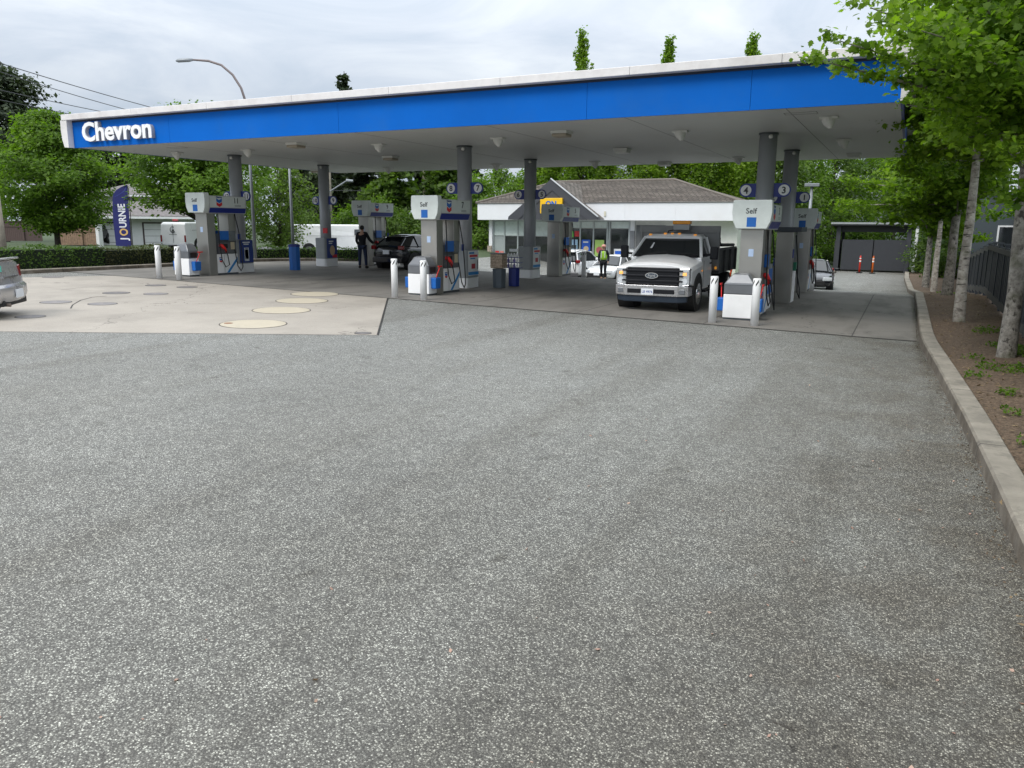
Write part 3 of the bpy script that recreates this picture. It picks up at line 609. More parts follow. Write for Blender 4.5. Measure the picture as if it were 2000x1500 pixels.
service((-12.72, 19.88, ground(-12.7, 19.6)), 'grey and white washer stand between the middle pair of bollards'); service((-22.55, 19.98, ground(-22.4, 19.6)), 'grey and white washer stand behind the left pair of bollards'); service((-3.55, 19.93, ground(-3.5, 19.5)), 'grey and white washer stand right of the white dump truck')
# island lips under equipment
for x, y0, y1 in ((-22.2, 19.4, 31.4), (-12.8, 19.3, 31.6), (-3.45, 19.4, 31.4)):
    pass
# bollards
stripe = mat('stripe_black', (.02, .02, .02), .5)
def bollard(loc, label, first=[None]):
    if first[0] is None:
        e = empty('bollard', loc, 0, label, 'bollard', 'white bollards guarding the pump islands')
        b = MB(); b.tube([(0, 0, 0), (0, 0, 1.075), (0, 0, 1.085), (0, 0, 1.09)], [.092, .092, .088, .08], 24); o = b.build('post', bwhite, e, smooth=False)
        for f in o.data.polygons: f.use_smooth = len(f.vertices) == 4
        b = MB(); n = 8
        for k in range(6):      # slanted dashes wrapped round the post
            a0 = 2*math.pi*k/6; ring = []
            for q in range(5):
                an = a0+q*.17; ring.append((an, .905+q*.026))
            vs = []
            for an, z in ring:
                for dz in (0, .055): vs.append((.0945*math.cos(an), .0945*math.sin(an), z+dz))
            b.add(vs, [(2*i, 2*i+2, 2*i+3, 2*i+1) for i in range(4)])
        b.build('stripe', stripe, e); first[0] = e; return e
    return clone(first[0], loc, random.uniform(0, 6), label)
for x, y, lab in [(-22.44, 18.5, 'leftmost white bollard of the pair nearest the hedge'), (-21.5, 18.5, 'white bollard in front of the left washer stand'), (-12.87, 18.45, 'left white bollard of the middle pair'), (-11.87, 18.4, 'right white bollard of the middle pair'), (-3.96, 18.6, 'white bollard between the dump truck and the right washer stand'), (-3.0, 18.65, 'white bollard right of the right washer stand'), (-12.05, 31.0, 'white bollard left of the walking worker, behind pump 5'), (-3.05, 31.1, 'white bollard in front of the black car at the back'), (-22.4, 31.2, 'white bollard behind pump 9, left one'), (-21.3, 31.2, 'white bollard behind pump 9, right one')]:
    bollard((x, y, ground(x, y)), lab)
# island diesel dispenser
e = empty('diesel_dispenser', (-3.25, 24.6, ground(-3.2, 24.6)), 0, 'slim steel pump with flat dark cap between the right hand columns', 'fuel pump')
b = MB(); b.bb(-.24, .24, 0, .4, 0, 2.1); b.build('steel_pillar', steel, e, bevel=.01)
b = MB(); b.bb(-.24, .24, .4, 1.1, 0, .95); b.build('lower_cabinet', bwhite, e)
b = MB(); b.bb(-.22, .22, .4, 1.1, .95, 2.1); b.build('pump_console', panel, e)
b = MB(); b.bb(-.3, .46, -.08, 1.2, 2.105, 2.24); b.build('cap', mat('cap_slate', (.05, .06, .075), .5), e)
b = MB(); b.bb(.245, .26, .02, .2, 1.35, 1.6); b.build('notice', dblue, e)
b = MB(); b.bb(.221, .3, .55, .75, .95, 1.2); b.build('nozzle_boot', mat('diesel_green', (.02, .2, .12), .5), e)
b = MB(); b.tube([(.24, .6, 2.0), (.34, .6, 1.2), (.38, .62, .3), (.45, .7, .12), (.42, .8, .4), (.3, .7, 1.0)], .018, 8); b.build('hose', black, e, smooth=True)
# bins and displays
def hexbin(loc, label, h=1.03, r=.225):
    e = empty('litter_bin', loc, rad(15), label, 'litter bin')
    b = MB(); b.cyl((0, 0, 0), (0, 0, h-.1), r, n=8); b.build('bin_body', mblue, e, bevel=.01)
    b = MB(); b.cyl((0, 0, h-.1), (0, 0, h-.02), r+.02, n=8); b.cyl((0, 0, h-.02), (0, 0, h), r*.8, n=8); b.build('bin_rim', dblue, e)
    b = MB(); b.cyl((0, 0, h+.002), (0, 0, h+.01), r*.45, n=16); b.build('bin_opening', black, e)
    return e
hexbin((-22.1, 24.75, ground(-22.1, 24.7)), 'blue hexagonal litter bin standing alone between the left columns')
e = empty('merchandise_stand', (-12.75, 24.35, ground(-12.7, 24.3)), 0, 'grey bin carrying a block of firewood bundles beside the blue washer fluid stand', 'display stand')
e.location = Vector(atz(971, 562, .27)) + Vector((0, 0.15, 0))
b = MB(); b.cyl((0, 0, 0), (0, 0, .62), .21, .235, n=8); b.build('stand_body', mat('slate_bin', (.09, .11, .13), .5), e)
b = MB(); b.box((-.02, 0, .87), (.44, .4, .46)); fb = b.build('stacked_goods', mat('firewood', (.42, .33, .25), .9, var=.5, scale=16), e, bevel=.03)
b = MB()
for k in range(4): b.box((-.02, 0, .72+k*.1), (.446, .406, .008))
b.build('wrap_line', mat('wrap', (.2, .16, .13), .8), fb)
b = MB(); b.box((-.02, 0, 1.12), (.46, .42, .03)); b.build('lid', lgrey, e)
e = empty('fluid_stand', tuple(atz(1000, 559, .27)+Vector((0, .15, 0))), 0, 'blue bin stacked with rows of white capped washer fluid jugs', 'display stand')
b = MB(); b.cyl((0, 0, 0), (0, 0, .60), .19, .20, n=8); b.build('stand_body', dblue, e)
for r in range(3):
    b = MB(); b.box((0, 0, .62+r*.17), (.46, .36, .02)); b.build('shelf', dblue, e)
    for k in range(4):
        b = MB(); x = -.165+k*.11; b.tube([(x, -.1, .635+r*.17), (x, -.1, .72+r*.17), (x, -.1, .755+r*.17), (x, -.1, .77+r*.17)], [.046, .046, .02, .02], 10); b.build('jug', white if r == 2 or k % 2 else mat('jug_purple', (.18, .16, .4), .4), e)
b = MB(); b.box((0, -.02, 1.2), (.34, .03, .09)); b.build('price_card', paper, e)

# ------------------------------------------------------------------ VEHICLES
def wheel(parent, x, y, r, w, s, rimc=None):
    b = MB(); X = lambda t: x+s*t
    b.tube([(X(-w), y, r), (X(-w+.02), y, r), (X(-.02), y, r), (X(0), y, r)], [r*.93, r, r, r*.94], 28)
    o = b.build('wheel', black, parent, smooth=False)
    b = MB(); b.tube([(X(-.03), y, r), (X(.008), y, r), (X(.001), y, r), (X(-.02), y, r)], [r*.68, r*.66, r*.60, r*.55], 24)
    for k in range(5):
        a = 2*math.pi*k/5; c = (X(-.004), y+r*.34*math.cos(a), r+r*.34*math.sin(a))
        pts = [(y+r*(.12*math.cos(a+t)), r+r*(.12*math.sin(a+t))) for t in (-1, 1)]+[(y+r*.6*math.cos(a+t), r+r*.6*math.sin(a+t)) for t in (.22, -.22)]
        b.prism(pts, 'x', X(-.02), X(.006))
    b.build('rim', rimc or chrome, o)
    return o
lampr = mat('tail_red', (.20, .006, .008), .15); lampc = mat('headlight_glass', (.62, .65, .68), .1); plate = mat('plate', (.75, .78, .82), .4)
def ring_body(y, w, zb, zt, cr=.03):
    zm = zb+(zt-zb)*.5
    h = [(w*.90, zb), (w*.985, zb+.1), (w, zm), (w*.975, zt-.10), (w*.90, zt-.015), (w*.5, zt+cr*.7)]
    return [(-a, y, z) for a, z in h]+[(0, y, zt+cr)]+[(a, y, z) for a, z in reversed(h)]
def car(name, cat, label, loc, rz, paint, W, st, gh, wheels, r=.33, plate_r=True, spoiler=False, van=False, lights=((.62, .30), (.3, .16)), tailz=.95, trim=None, rimc=None):
    """local +y is forward. st: (y, halfwidth, zbottom, ztop) stations front to rear; gh: (y, z_roof, halfwidth_roof, z_belt, halfwidth_belt)"""
    e = empty(name, loc, rz, label, cat)
    b = MB(); b.loft([ring_body(*s) for s in st]); body = b.build('body', paint, e, smooth=True, sub=1)
    yf, yr = st[0][0], st[-1][0]
    # greenhouse: glass shell, painted roof and pillars over it
    def gring(y, zr, wr, zb, wb, o=0): return [(-wb-o, y, zb), (-wr-o, y, zr-.09), (-wr*.88-o, y, zr-.015+o), (0, y, zr+.02+o), (wr*.88+o, y, zr-.015+o), (wr+o, y, zr-.09), (wb+o, y, zb)]
    b = MB(); b.loft([gring(*g) for g in gh]); b.build('windows', glass, e, smooth=False)
    top = [g for g in gh if g[1]-g[3] > .28]
    b = MB(); b.loft([[(-g[2]-.008, g[0], g[1]-.12), (-g[2]*.93-.006, g[0], g[1]-.035), (-g[2]*.6, g[0], g[1]+.015), (0, g[0], g[1]+.03), (g[2]*.6, g[0], g[1]+.015), (g[2]*.93+.006, g[0], g[1]-.035), (g[2]+.008, g[0], g[1]-.12)] for g in top]); b.build('roof', paint, e, smooth=True)
    b = MB()
    for s in (-1, 1):
        for i, j in ((0, 1), (len(gh)-1, len(gh)-2)):
            A, B = gh[i], gh[j]
            b.tube([(s*(A[4]-.0), A[0], A[3]-.02), (s*(B[2]+.0), B[0], B[1]-.06)], .035, 6)
        if len(gh) > 4:
            A = gh[len(gh)//2]; b.tube([(s*(A[4]+.005), A[0], A[3]), (s*(A[2]+.005), A[0], A[1]-.06)], .03, 6)
    b.build('pillars', paint, e)
    for k, wy in enumerate(wheels):
        for s in (-1, 1):
            w = W/2
            b = MB(); b.cyl((s*(w-.3), wy, r), (s*(w+.004), wy, r), r+.075, n=28); b.build('wheel_arch', black, body)
            wheel(e, s*(w+.015), wy, r, .21, s, rimc)
    # lamps, bumpers, plates, mirrors
    for s in (-1, 1):
        x = s*(W/2*.72); b = MB(); b.box((s*(W/2-.26), yf-.07, lights[0][0]), (.40, .12, lights[1][1]), rz=-s*.25); b.build('headlight', lampc, e, bevel=.03)
        b = MB(); b.box((s*(W/2-.16), yr+.05, tailz), (.26, .12, .17 if not van else .4), rz=s*.28); b.build('tail_light', lampr, e, bevel=.03)
        b = MB(); yy_ = gh[1][0]-.05 if gh[0][0] > gh[-1][0] else 0
        b.box((s*(W/2+.1), yy_, gh[0][3]+.08), (.18, .10, .14)); b.build('side_mirror', paint, e, bevel=.03)
    b = MB(); b.box((0, yf-.0, .42), (W*.62, .06, .22)); b.build('grille', black, e, bevel=.02)
    b = MB(); b.box((0, yr+.02, .40), (W*.86, .10, .22)); b.build('rear_bumper', trim or paint, e, bevel=.04)
    b = MB(); b.box((0, yf+.035, .50), (.32, .015, .16)); b.build('licence_plate', plate, e)
    b = MB(); b.box((0, yr-.035, plate_r if plate_r is not True else .78), (.34, .03, .17)); b.build('licence_plate', plate, e)
    if spoiler:
        b = MB(); g = gh[-2]; b.box((0, g[0]-.08, g[1]-.0), (g[2]*1.8, .3, .035)); b.build('spoiler', paint, e, bevel=.01)
    return e
p_black = mat('paint_black', (.008, .009, .014), .15, var=.02, coat=.6)
p_white = mat('paint_white', (.72, .73, .74), .22, var=.02, coat=.5)
p_silver = mat('paint_silver', (.47, .46, .46), .28, metal=.55, var=.02, coat=.5)
p_van = mat('paint_van', (.88, .89, .90), .3, var=.02)
# black hatchback at the left lane
hs = [(2.12, .62, .34, .58), (2.0, .82, .24, .74), (1.4, .89, .22, .86), (.95, .9, .22, .92), (0, .9, .2, .95), (-1.2, .91, .22, .98), (-1.85, .88, .25, 1.0), (-2.05, .78, .34, .95)]
hg = [(1.1, .97, .70, .92, .78), (.35, 1.42, .58, .94, .80), (-.3, 1.46, .58, .95, .80), (-.9, 1.45, .57, .97, .80), (-1.45, 1.38, .53, .98, .79), (-2.0, 1.02, .60, .98, .68)]
car('hatchback_car', 'car', 'dark hatchback parked beside the person in dark clothes', (-19.55, 29.75, ground(-19.5, 29.7)), rad(-4), p_black, 1.8, hs, hg, (1.35, -1.3), spoiler=True, plate_r=.74, tailz=.93)
# white SUV nose in to the shop
ss = [(2.25, .66, .40, .70), (2.1, .85, .28, .92), (1.5, .92, .26, 1.04), (1.0, .93, .25, 1.08), (0, .93, .25, 1.10), (-1.4, .93, .26, 1.13), (-2.1, .91, .3, 1.12), (-2.28, .82, .4, 1.05)]
sg = [(1.25, 1.1, .74, 1.07, .82), (.45, 1.60, .62, 1.09, .83), (-.3, 1.67, .62, 1.10, .83), (-1.1, 1.66, .61, 1.12, .83), (-1.85, 1.60, .57, 1.13, .82), (-2.2, 1.15, .66, 1.12, .76)]
car('white_suv', 'car', 'white sport utility car seen from behind, nose in to the shop', tuple(on_ground(1129, 44.0)), rad(3), p_white, 1.86, ss, sg, (1.35, -1.35), r=.36, plate_r=.80, tailz=1.1, spoiler=True, trim=mat('grey_trim', (.07, .07, .075), .5))
# white sedan facing us
se = [(2.25, .62, .36, .56), (2.1, .82, .22, .68), (1.4, .9, .2, .84), (.9, .91, .2, .90), (0, .91, .2, .93), (-1.3, .91, .22, .96), (-2.0, .88, .25, .97), (-2.25, .78, .35, .9)]
seg = [(1.05, .95, .70, .90, .80), (.3, 1.38, .56, .92, .81), (-.3, 1.42, .56, .93, .81), (-.9, 1.40, .55, .94, .81), (-1.8, 1.02, .62, .96, .74)]
car('white_sedan', 'car', 'white saloon car facing us in front of the shop, right of the worker', tuple(on_ground(1200, 43.5)), rad(176), p_white, 1.82, se, seg, (1.35, -1.3), tailz=.85)
car('black_sedan', 'car', 'dark car parked near the lamp post beyond the right hand columns', (-3.95, 40.9, ground(-4.0, 40.9)), rad(184), p_black, 1.84, se, seg, (1.35, -1.3), tailz=.85)
# silver car at the left edge, seen from the back corner
ca = rad(50.1)
hv = Vector((-.76, -.64)).normalized()
sc = empty('silver_car', (0, 0, 0), 0, 'silver car cut off by the left edge of the photo', 'car')
def rg(y, wb, zb, zw, wt, zt):   # one closed section: sill, belt, roof or deck
    return [(-wb*.9, y, zb), (-wb*.99, y, zb+.12), (-wb, y, (zb+zw)/2), (-wb*.975, y, zw-.03), (-wb*.93, y, zw+.02), (-wt, y, zt-.05), (-wt*.8, y, zt), (0, y, zt+.015), (wt*.8, y, zt), (wt, y, zt-.05), (wb*.93, y, zw+.02), (wb*.975, y, zw-.03), (wb, y, (zb+zw)/2), (wb*.99, y, zb+.12), (wb*.9, y, zb)]
b = MB(); b.loft([rg(2.05, .6, .34, .50, .50, .58), rg(1.95, .78, .26, .62, .66, .70), rg(1.3, .85, .24, .82, .72, .90), rg(.95, .86, .24, .87, .74, .96), rg(.25, .86, .24, .90, .58, 1.38), rg(-.4, .86, .24, .92, .56, 1.43), rg(-1.05, .86, .24, .94, .55, 1.38), rg(-1.50, .86, .26, .97, .64, 1.17), rg(-1.62, .855, .28, .97, .70, 1.14), rg(-1.96, .82, .30, .95, .70, 1.15), rg(-2.01, .80, .36, .90, .68, 1.08), rg(-2.06, .79, .40, .62, .66, .66)])
sb = b.build('body', p_silver, sc, smooth=True, sub=2)
b = MB(); b.loft([[(x, y+.35, .32), (x*.98, y+.35, .66), (x*.98, y+.02, .66), (x, y-.03, .60), (x*1.0, y-.035, .44), (x*.98, y+.03, .30)] for x, y in [(-.87, -1.72), (-.865, -1.86), (-.83, -1.99), (-.74, -2.08), (-.55, -2.13), (0, -2.155), (.55, -2.13), (.74, -2.08), (.83, -1.99), (.865, -1.86), (.87, -1.72)]]); b.build('rear_bumper', p_silver, sc, smooth=True, bevel=.015)
b = MB(); b.box((0, -2.06, .29), (1.3, .10, .13)); b.build('bumper_insert', black, sc, bevel=.02)
b = MB(); b.box((.0, -2.20, .46), (.40, .02, .17)); b.build('licence_plate', plate, sc)
b = MB(); b.box((.0, -2.055, .80), (.8, .03, .03)); b.build('boot_trim', chrome, sc)
for sx in (-1, 1):
    b = MB(); b.loft([[(sx*.60, -2.06, .78), (sx*.56, -2.045, 1.0), (sx*.56, -1.9, 1.0), (sx*.56, -1.9, .78)], [(sx*.74, -2.03, .77), (sx*.74, -2.01, 1.02), (sx*.74, -1.9, 1.02), (sx*.74, -1.9, .77)], [(sx*.835, -1.88, .78), (sx*.83, -1.86, 1.0), (sx*.79, -1.82, 1.0), (sx*.79, -1.82, .78)]]); b.build('tail_light', lampr, sc, bevel=.015)
    pass
    for wy in (1.25, -1.22):
        b = MB(); b.cyl((sx*.55, wy, .31), (sx*.868, wy, .31), .375, n=28); b.build('wheel_arch', black, sb); wheel(sc, sx*.88, wy, .31, .2, sx)
b = MB(); b.box((0, -1.97, 1.165), (1.30, .14, .035)); b.build('spoiler', p_silver, sc, bevel=.012)
b = MB(); b.loft([[(-.62, -1.50, 1.07), (-.52, -1.06, 1.385), (.52, -1.06, 1.385), (.62, -1.50, 1.07)], [(-.62, -1.53, 1.075), (-.52, -1.09, 1.395), (.52, -1.09, 1.395), (.62, -1.53, 1.075)]]); b.build('rear_window', glass, sc)
for sx in (-1, 1):
    b = MB(); b.loft([[(sx*.80, .85, .95), (sx*.80, -1.35, .98), (sx*.575, -.95, 1.33), (sx*.60, .2, 1.33)], [(sx*.83, .85, .95), (sx*.83, -1.35, .98), (sx*.605, -.95, 1.33), (sx*.63, .2, 1.33)]]); b.build('side_window', glass, sc)
b = MB(); b.box((-.45, -2.045, .98), (.10, .01, .12)); b.build('boot_sticker', mat('sticker_teal', (.10, .5, .42), .5), sc)
b = MB(); b.tube([(-.5, -2.0, .26), (-.5, -2.18, .25)], .035, 10); b.build('exhaust_pipe', mat('exhaust', (.2, .16, .14), .5, metal=.6), sc)
yaw = math.atan2(hv.y, hv.x)-math.pi/2
sc.rotation_euler.z = yaw
cen = atz(6, 575, 1.0); 
rc = on_ground(16, 16.2); cpos = rc.to_2d()+hv*2.1
sc.location = (cpos.x, cpos.y, ground(cpos.x, cpos.y))
# vans on the street
def van(name, label, loc, rz, Ln, W, H, logo=False, hood=.9, taxi=False):
    e = empty(name, loc, rz, label, 'van')
    prof = [(-Ln/2, .35), (-Ln/2, H-.12), (-Ln/2+.12, H), (Ln/2-hood-1.0, H), (Ln/2-hood-.7, H-.08), (Ln/2-hood+.15, 1.32), (Ln/2-.12, 1.0), (Ln/2, .8), (Ln/2, .35)]
    def R(x, k): return [(x, p[0]*(1 if k else 1)-0, p[1]) for p in prof]
    rings = []
    for x, ins in ((-W/2+.14, .06), (-W/2+.02, .0), (-W/2, 0), (W/2, 0), (W/2-.02, 0), (W/2-.14, .06)): pass
    b = MB()
    def ring(x, top): return [(x*(1 if p[1] < 1.2 else top), p[0], p[1]) for p in prof]
    b.loft([[(-W/2*(1 if p[1] < 1.2 else .90), p[0], p[1]-.04 if p[1] > 1.4 else p[1]) for p in prof], [(-W/2*.80, p[0]*.99, p[1]) for p in prof], [(W/2*.80, p[0]*.99, p[1]) for p in prof], [(W/2*(1 if p[1] < 1.2 else .90), p[0], p[1]-.04 if p[1] > 1.4 else p[1]) for p in prof]])
    body = b.build('body', p_van, e, bevel=.05)
    b = MB(); y0 = Ln/2-hood+.12; y1 = Ln/2-hood-.68
    b.add([(-W*.42, y0+.01, 1.36), (W*.42, y0+.01, 1.36), (W*.38, y1+.03, H-.14), (-W*.38, y1+.03, H-.14)], [(0, 1, 2, 3)]); b.build('windshield', glass, e)
    for s in (-1, 1):
        b = MB(); b.add([(s*(W/2+.006), y0-.15, 1.30), (s*(W/2+.006), y1-.75, 1.30), (s*(W/2*.93+.006), y1-.75, H-.3), (s*(W/2*.93+.006), y1-.1, H-.3)], [(0, 1, 2, 3) if s > 0 else (3, 2, 1, 0)]); b.build('side_window', glass, e)
        b = MB(); b.box((s*(W/2+.13), y0-.2, 1.45), (.16, .12, .3)); b.build('side_mirror', black, e, bevel=.03)
        for wy in (Ln/2-.95, -Ln/2+1.1):
            b = MB(); b.cyl((s*(W/2-.3), wy, .36), (s*(W/2+.004), wy, .36), .43, n=24); b.build('wheel_arch', black, body)
            wheel(e, s*(W/2+.015), wy, .36, .22, s)
        b = MB(); b.box((s*(W/2-.09), -Ln/2-.01, .75), (.10, .05, .4)); b.build('tail_light', lampr, e, bevel=.01)
        b = MB(); b.box((s*(W/2-.25), Ln/2+.0, .85), (.34, .1, .24)); b.build('headlight', lampc, e, bevel=.03)
        b = MB(); b.box((s*(W/2+.004), -.6, 1.25), (.01, Ln*.5, .02)); b.build('side_moulding', lgrey, e)
    b = MB(); b.box((0, -Ln/2-.002, (H+.4)/2), (.015, .01, H-.6)); b.build('door_gap', lgrey, body)
    return e, Ln, H
vd = ray(340, 470)[:2]; vd = vd/np.linalg.norm(vd)
p = on_ground(341, 47); heading = math.atan2(vd[1], vd[0])-math.pi/2-rad(38)
v1, Ln, H = van('delivery_van', 'white van with a small red roof lamp and round logo on its rear door', (p.x, p.y, .62), 0, 4.6, 1.85, 1.72)
hd = Vector((-math.sin(heading), math.cos(heading))); v1.rotation_euler.z = heading; v1.location = (p.x+hd.x*2.2, p.y+hd.y*2.2, .62)
b = MB(); b.box((0, -2.0, 1.75), (.42, .16, .05)); rb = b.build('roof_lamp', black, v1)
b = MB(); b.box((0, -2.0, 1.83), (.34, .12, .14)); b.build('roof_lamp_lens', mat('lamp_pink', (.62, .12, .14), .3), v1, bevel=.02)
b = MB()
for k in range(12):
    a, c = 2*math.pi*k/16+1, 2*math.pi*(k+1)/16+1
    b.box((.0+.17*math.cos((a+c)/2), -2.312, 1.27+.17*math.sin((a+c)/2)), (.05, .006, .05))
b.box((.02, -2.312, 1.24), (.12, .006, .10)); b.box((-.05, -2.312, 1.16), (.04, .006, .12)); b.box((.08, -2.312, 1.16), (.04, .006, .12)); b.box((0, -2.312, 1.0), (.55, .006, .022))
b.build('door_logo', ink, v1)
p = on_ground(672, 52); v2, Ln, H = van('cargo_van', 'long white high roofed van passing on the street behind the columns', (p.x, p.y, ground(p.x, p.y)), 0, 6.4, 2.05, 1.98)
v2.rotation_euler.z = rad(-62); v2.location.z = .28
# dark car parked at the house
p = on_ground(172, 58); car('parked_suv', 'car', 'dark car parked by the wooden fence of the house at left', (p.x, p.y, .75), rad(205), p_black, 1.9, ss, sg, (1.35, -1.35), r=.36, tailz=1.1)

# dump truck -------------------------------------------------------------
TR = Vector((-5.85, 19.85, 0)); TR.z = ground(-5.93, 21)
tk = empty('dump_truck', TR, rad(1.5), 'white heavy pickup with charcoal dump box, lights on, at the pumps', 'truck')
p_tr = mat('paint_truck', (.80, .81, .82), .35, var=.02, coat=.25)
charc = mat('dump_box_charcoal', (.05, .053, .055), .55, var=.2, scale=3, dirt=((.14, .13, .12), .5, 4))
shieldm = mat('shield_grey', (.19, .195, .195), .5, var=.12, scale=3)
plast = mat('grille_black', (.009, .010, .013), .5, spec=.25)
navyv = mat('valance', (.022, .035, .055), .5)
amber = emis('amber_lamp', (.9, .36, .03), .35)
headl = emis('lit_headlamp', (1, .45, .12), .7)
# local: y=0 front bumper face, +y towards the rear, x right in view
b = MB()
# hood and fenders loft along y
def hr(y, w, zb, ze, zc): return [(-w, y, zb), (-w, y, ze-.12), (-w*.95, y, ze-.02), (-w*.62, y, zc-.02), (-w*.5, y, zc), (0, y, zc+.02), (w*.5, y, zc), (w*.62, y, zc-.02), (w*.95, y, ze-.02), (w, y, ze-.12), (w, y, zb)]
b.loft([hr(.20, .93, .70, 1.12, 1.20), (hr(.30, .99, .70, 1.17, 1.25)), hr(.75, 1.02, .62, 1.22, 1.32), hr(1.35, 1.02, .62, 1.27, 1.40), hr(1.62, 1.00, .62, 1.30, 1.42)])
hood = b.build('hood', p_tr, tk, smooth=False, bevel=.02)
# cab lower + doors
b = MB(); b.loft([[(-.99, y, .55), (-1.01, y, 1.0), (-.97, y, 1.36), (.97, y, 1.36), (1.01, y, 1.0), (.99, y, .55)] for y in (1.45, 2.78)]); cab = b.build('cab_body', p_tr, tk, bevel=.02)
# cab roof shell, pillars
def cr(y, wb, wt, zb, zt): return [(-wb, y, zb), (-wt, y, zt-.08), (-wt*.9, y, zt), (0, y, zt+.03), (wt*.9, y, zt), (wt, y, zt-.08), (wb, y, zb)]
b = MB(); b.loft([[(-.78, 2.08, 1.86), (-.70, 2.08, 1.90), (0, 2.04, 1.92), (.70, 2.08, 1.90), (.78, 2.08, 1.86), (.78, 2.1, 1.84), (-.78, 2.1, 1.84)], [(-.80, 2.2, 1.89), (-.72, 2.2, 1.95), (0, 2.16, 1.98), (.72, 2.2, 1.95), (.80, 2.2, 1.89), (.80, 2.2, 1.84), (-.80, 2.2, 1.84)], [(-.80, 2.74, 1.89), (-.72, 2.74, 1.96), (0, 2.74, 1.99), (.72, 2.74, 1.96), (.80, 2.74, 1.89), (.80, 2.74, 1.84), (-.80, 2.74, 1.84)]])
roof = b.build('cab_roof', p_tr, tk, smooth=False, bevel=.015)
b = MB(); b.loft([[(-.93, 1.50, 1.36), (-.76, 2.12, 1.86), (.76, 2.12, 1.86), (.93, 1.50, 1.36)], [(-.95, 1.56, 1.36), (-.78, 2.16, 1.86), (.78, 2.16, 1.86), (.95, 1.56, 1.36)], [(-.95, 2.70, 1.36), (-.79, 2.70, 1.86), (.79, 2.70, 1.86), (.95, 2.70, 1.36)]]); win = b.build('cab_windows', glass, tk)
b = MB()
for s in (-1, 1):
    b.tube([(s*.96, 1.47, 1.36), (s*.785, 2.14, 1.88)], .042, 6); b.tube([(s*.96, 2.72, 1.36), (s*.80, 2.72, 1.88)], .06, 6)
b.build('pillars', p_tr, tk)
b = MB(); b.box((0, 1.45, 1.40), (1.7, .16, .03), rx=.3); b.build('cowl', plast, tk)
b = MB(); b.tube([(-.5, 1.42, 1.43), (.0, 1.5, 1.50)], .01, 5); b.tube([(.15, 1.42, 1.43), (.7, 1.5, 1.47)], .01, 5); b.build('wiper', black, tk)
b = MB(); b.add([(-.52, 1.72, 1.585), (-.46, 1.72, 1.585), (-.43, 1.90, 1.735), (-.47, 1.90, 1.735)], [(0, 1, 2, 3)]); b.v = [(x, y-.02, z) for x, y, z in b.v]; b.build('windshield_sticker', paper, win)
# grille
b = MB(); b.bb(-.68, .68, .10, .25, .70, 1.13); gr = b.build('grille', plast, tk, bevel=.02)
b = MB()
for z0 in (.77, .90, 1.03): b.bb(-.80, .80, .07, .13, z0, z0+.045)
b.build('grille_bar', mat('grille_bar', (.012, .013, .017), .5, spec=.25), gr, bevel=.01)
b = MB(); b.prism([(.17*math.cos(k*math.pi/16), .93+.075*math.sin(k*math.pi/16)) for k in range(32)], 'y', .035, .07); bd = b.build('badge_rim', chrome, gr)
b = MB(); b.prism([(.15*math.cos(k*math.pi/16), .93+.06*math.sin(k*math.pi/16)) for k in range(32)], 'y', .028, .035); b.build('badge', mat('badge_blue', (.06, .075, .10), .3), bd)
text('badge_word', 'Ford', .10, chrome, bd, (0, .026, .90), (rad(90), 0, 0), .002, .001)
for s in (-1, 1):
    b = MB(); b.prism([(s*.70, .66), (s*.97, .70), (s*.97, 1.13), (s*.70, 1.13)], 'y', .12, .30); hl = b.build('headlight', mat('lamp_clear', (.62, .64, .67), .12, metal=.8), tk, bevel=.02)
    b = MB(); b.cyl((s*.84, .10, .80), (s*.84, .13, .80), .075, n=18); b.build('headlight_lens', lampc, hl)
    b = MB(); b.bb(s*.84-.05, s*.84+.05, .10, .125, .94, 1.02); b.build('indicator_lamp', headl, hl, bevel=.01)
    b = MB(); b.bb(s*.84-.1, s*.84+.1, .105, .125, 1.05, 1.10); b.build('marker_lamp', lampc, hl)
# bumper
b = MB(); b.loft([[(-1.0, .30, .44), (-1.0, .30, .66), (-1.0, .38, .66), (-1.0, .38, .44)], [(-.96, .08, .42), (-.96, .06, .67), (-.96, .16, .67), (-.96, .16, .42)], [(-.7, 0, .41), (-.7, -.02, .68), (-.7, .1, .68), (-.7, .1, .41)], [(.7, 0, .41), (.7, -.02, .68), (.7, .1, .68), (.7, .1, .41)], [(.96, .08, .42), (.96, .06, .67), (.96, .16, .67), (.96, .16, .42)], [(1.0, .30, .44), (1.0, .30, .66), (1.0, .38, .66), (1.0, .38, .44)]])
bp = b.build('front_bumper', mat('bumper_chrome', (.70, .70, .72), .28, metal=1.0, var=.02), tk, bevel=.02)
b = MB(); b.bb(-.62, .62, -.03, .02, .47, .585); b.build('air_intake', plast, bp, bevel=.01)
for s in (-1, 1):
    b = MB(); b.bb(s*.80-.09, s*.80+.09, -.0, .05, .47, .60); b.build('fog_lamp', lgrey, bp, bevel=.015)
b = MB(); b.loft([[(-.92, .14, .26), (-.92, .10, .41), (-.92, .3, .41), (-.92, .3, .26)], [(-.7, .06, .24), (-.7, .03, .41), (-.7, .2, .41), (-.7, .2, .24)], [(.7, .06, .24), (.7, .03, .41), (.7, .2, .41), (.7, .2, .24)], [(.92, .14, .26), (.92, .10, .41), (.92, .3, .41), (.92, .3, .26)]]); b.build('valance', navyv, tk, bevel=.02)
b = MB(); b.box((-.08, -.045, .52), (.32, .012, .16)); pl = b.build('licence_plate', plate, tk)
text('plate_marks', 'LB 4976', .085, mat('plate_ink', (.05, .08, .3), .5), pl, (-.08, -.053, .49), (rad(90), 0, 0), .001, .001)
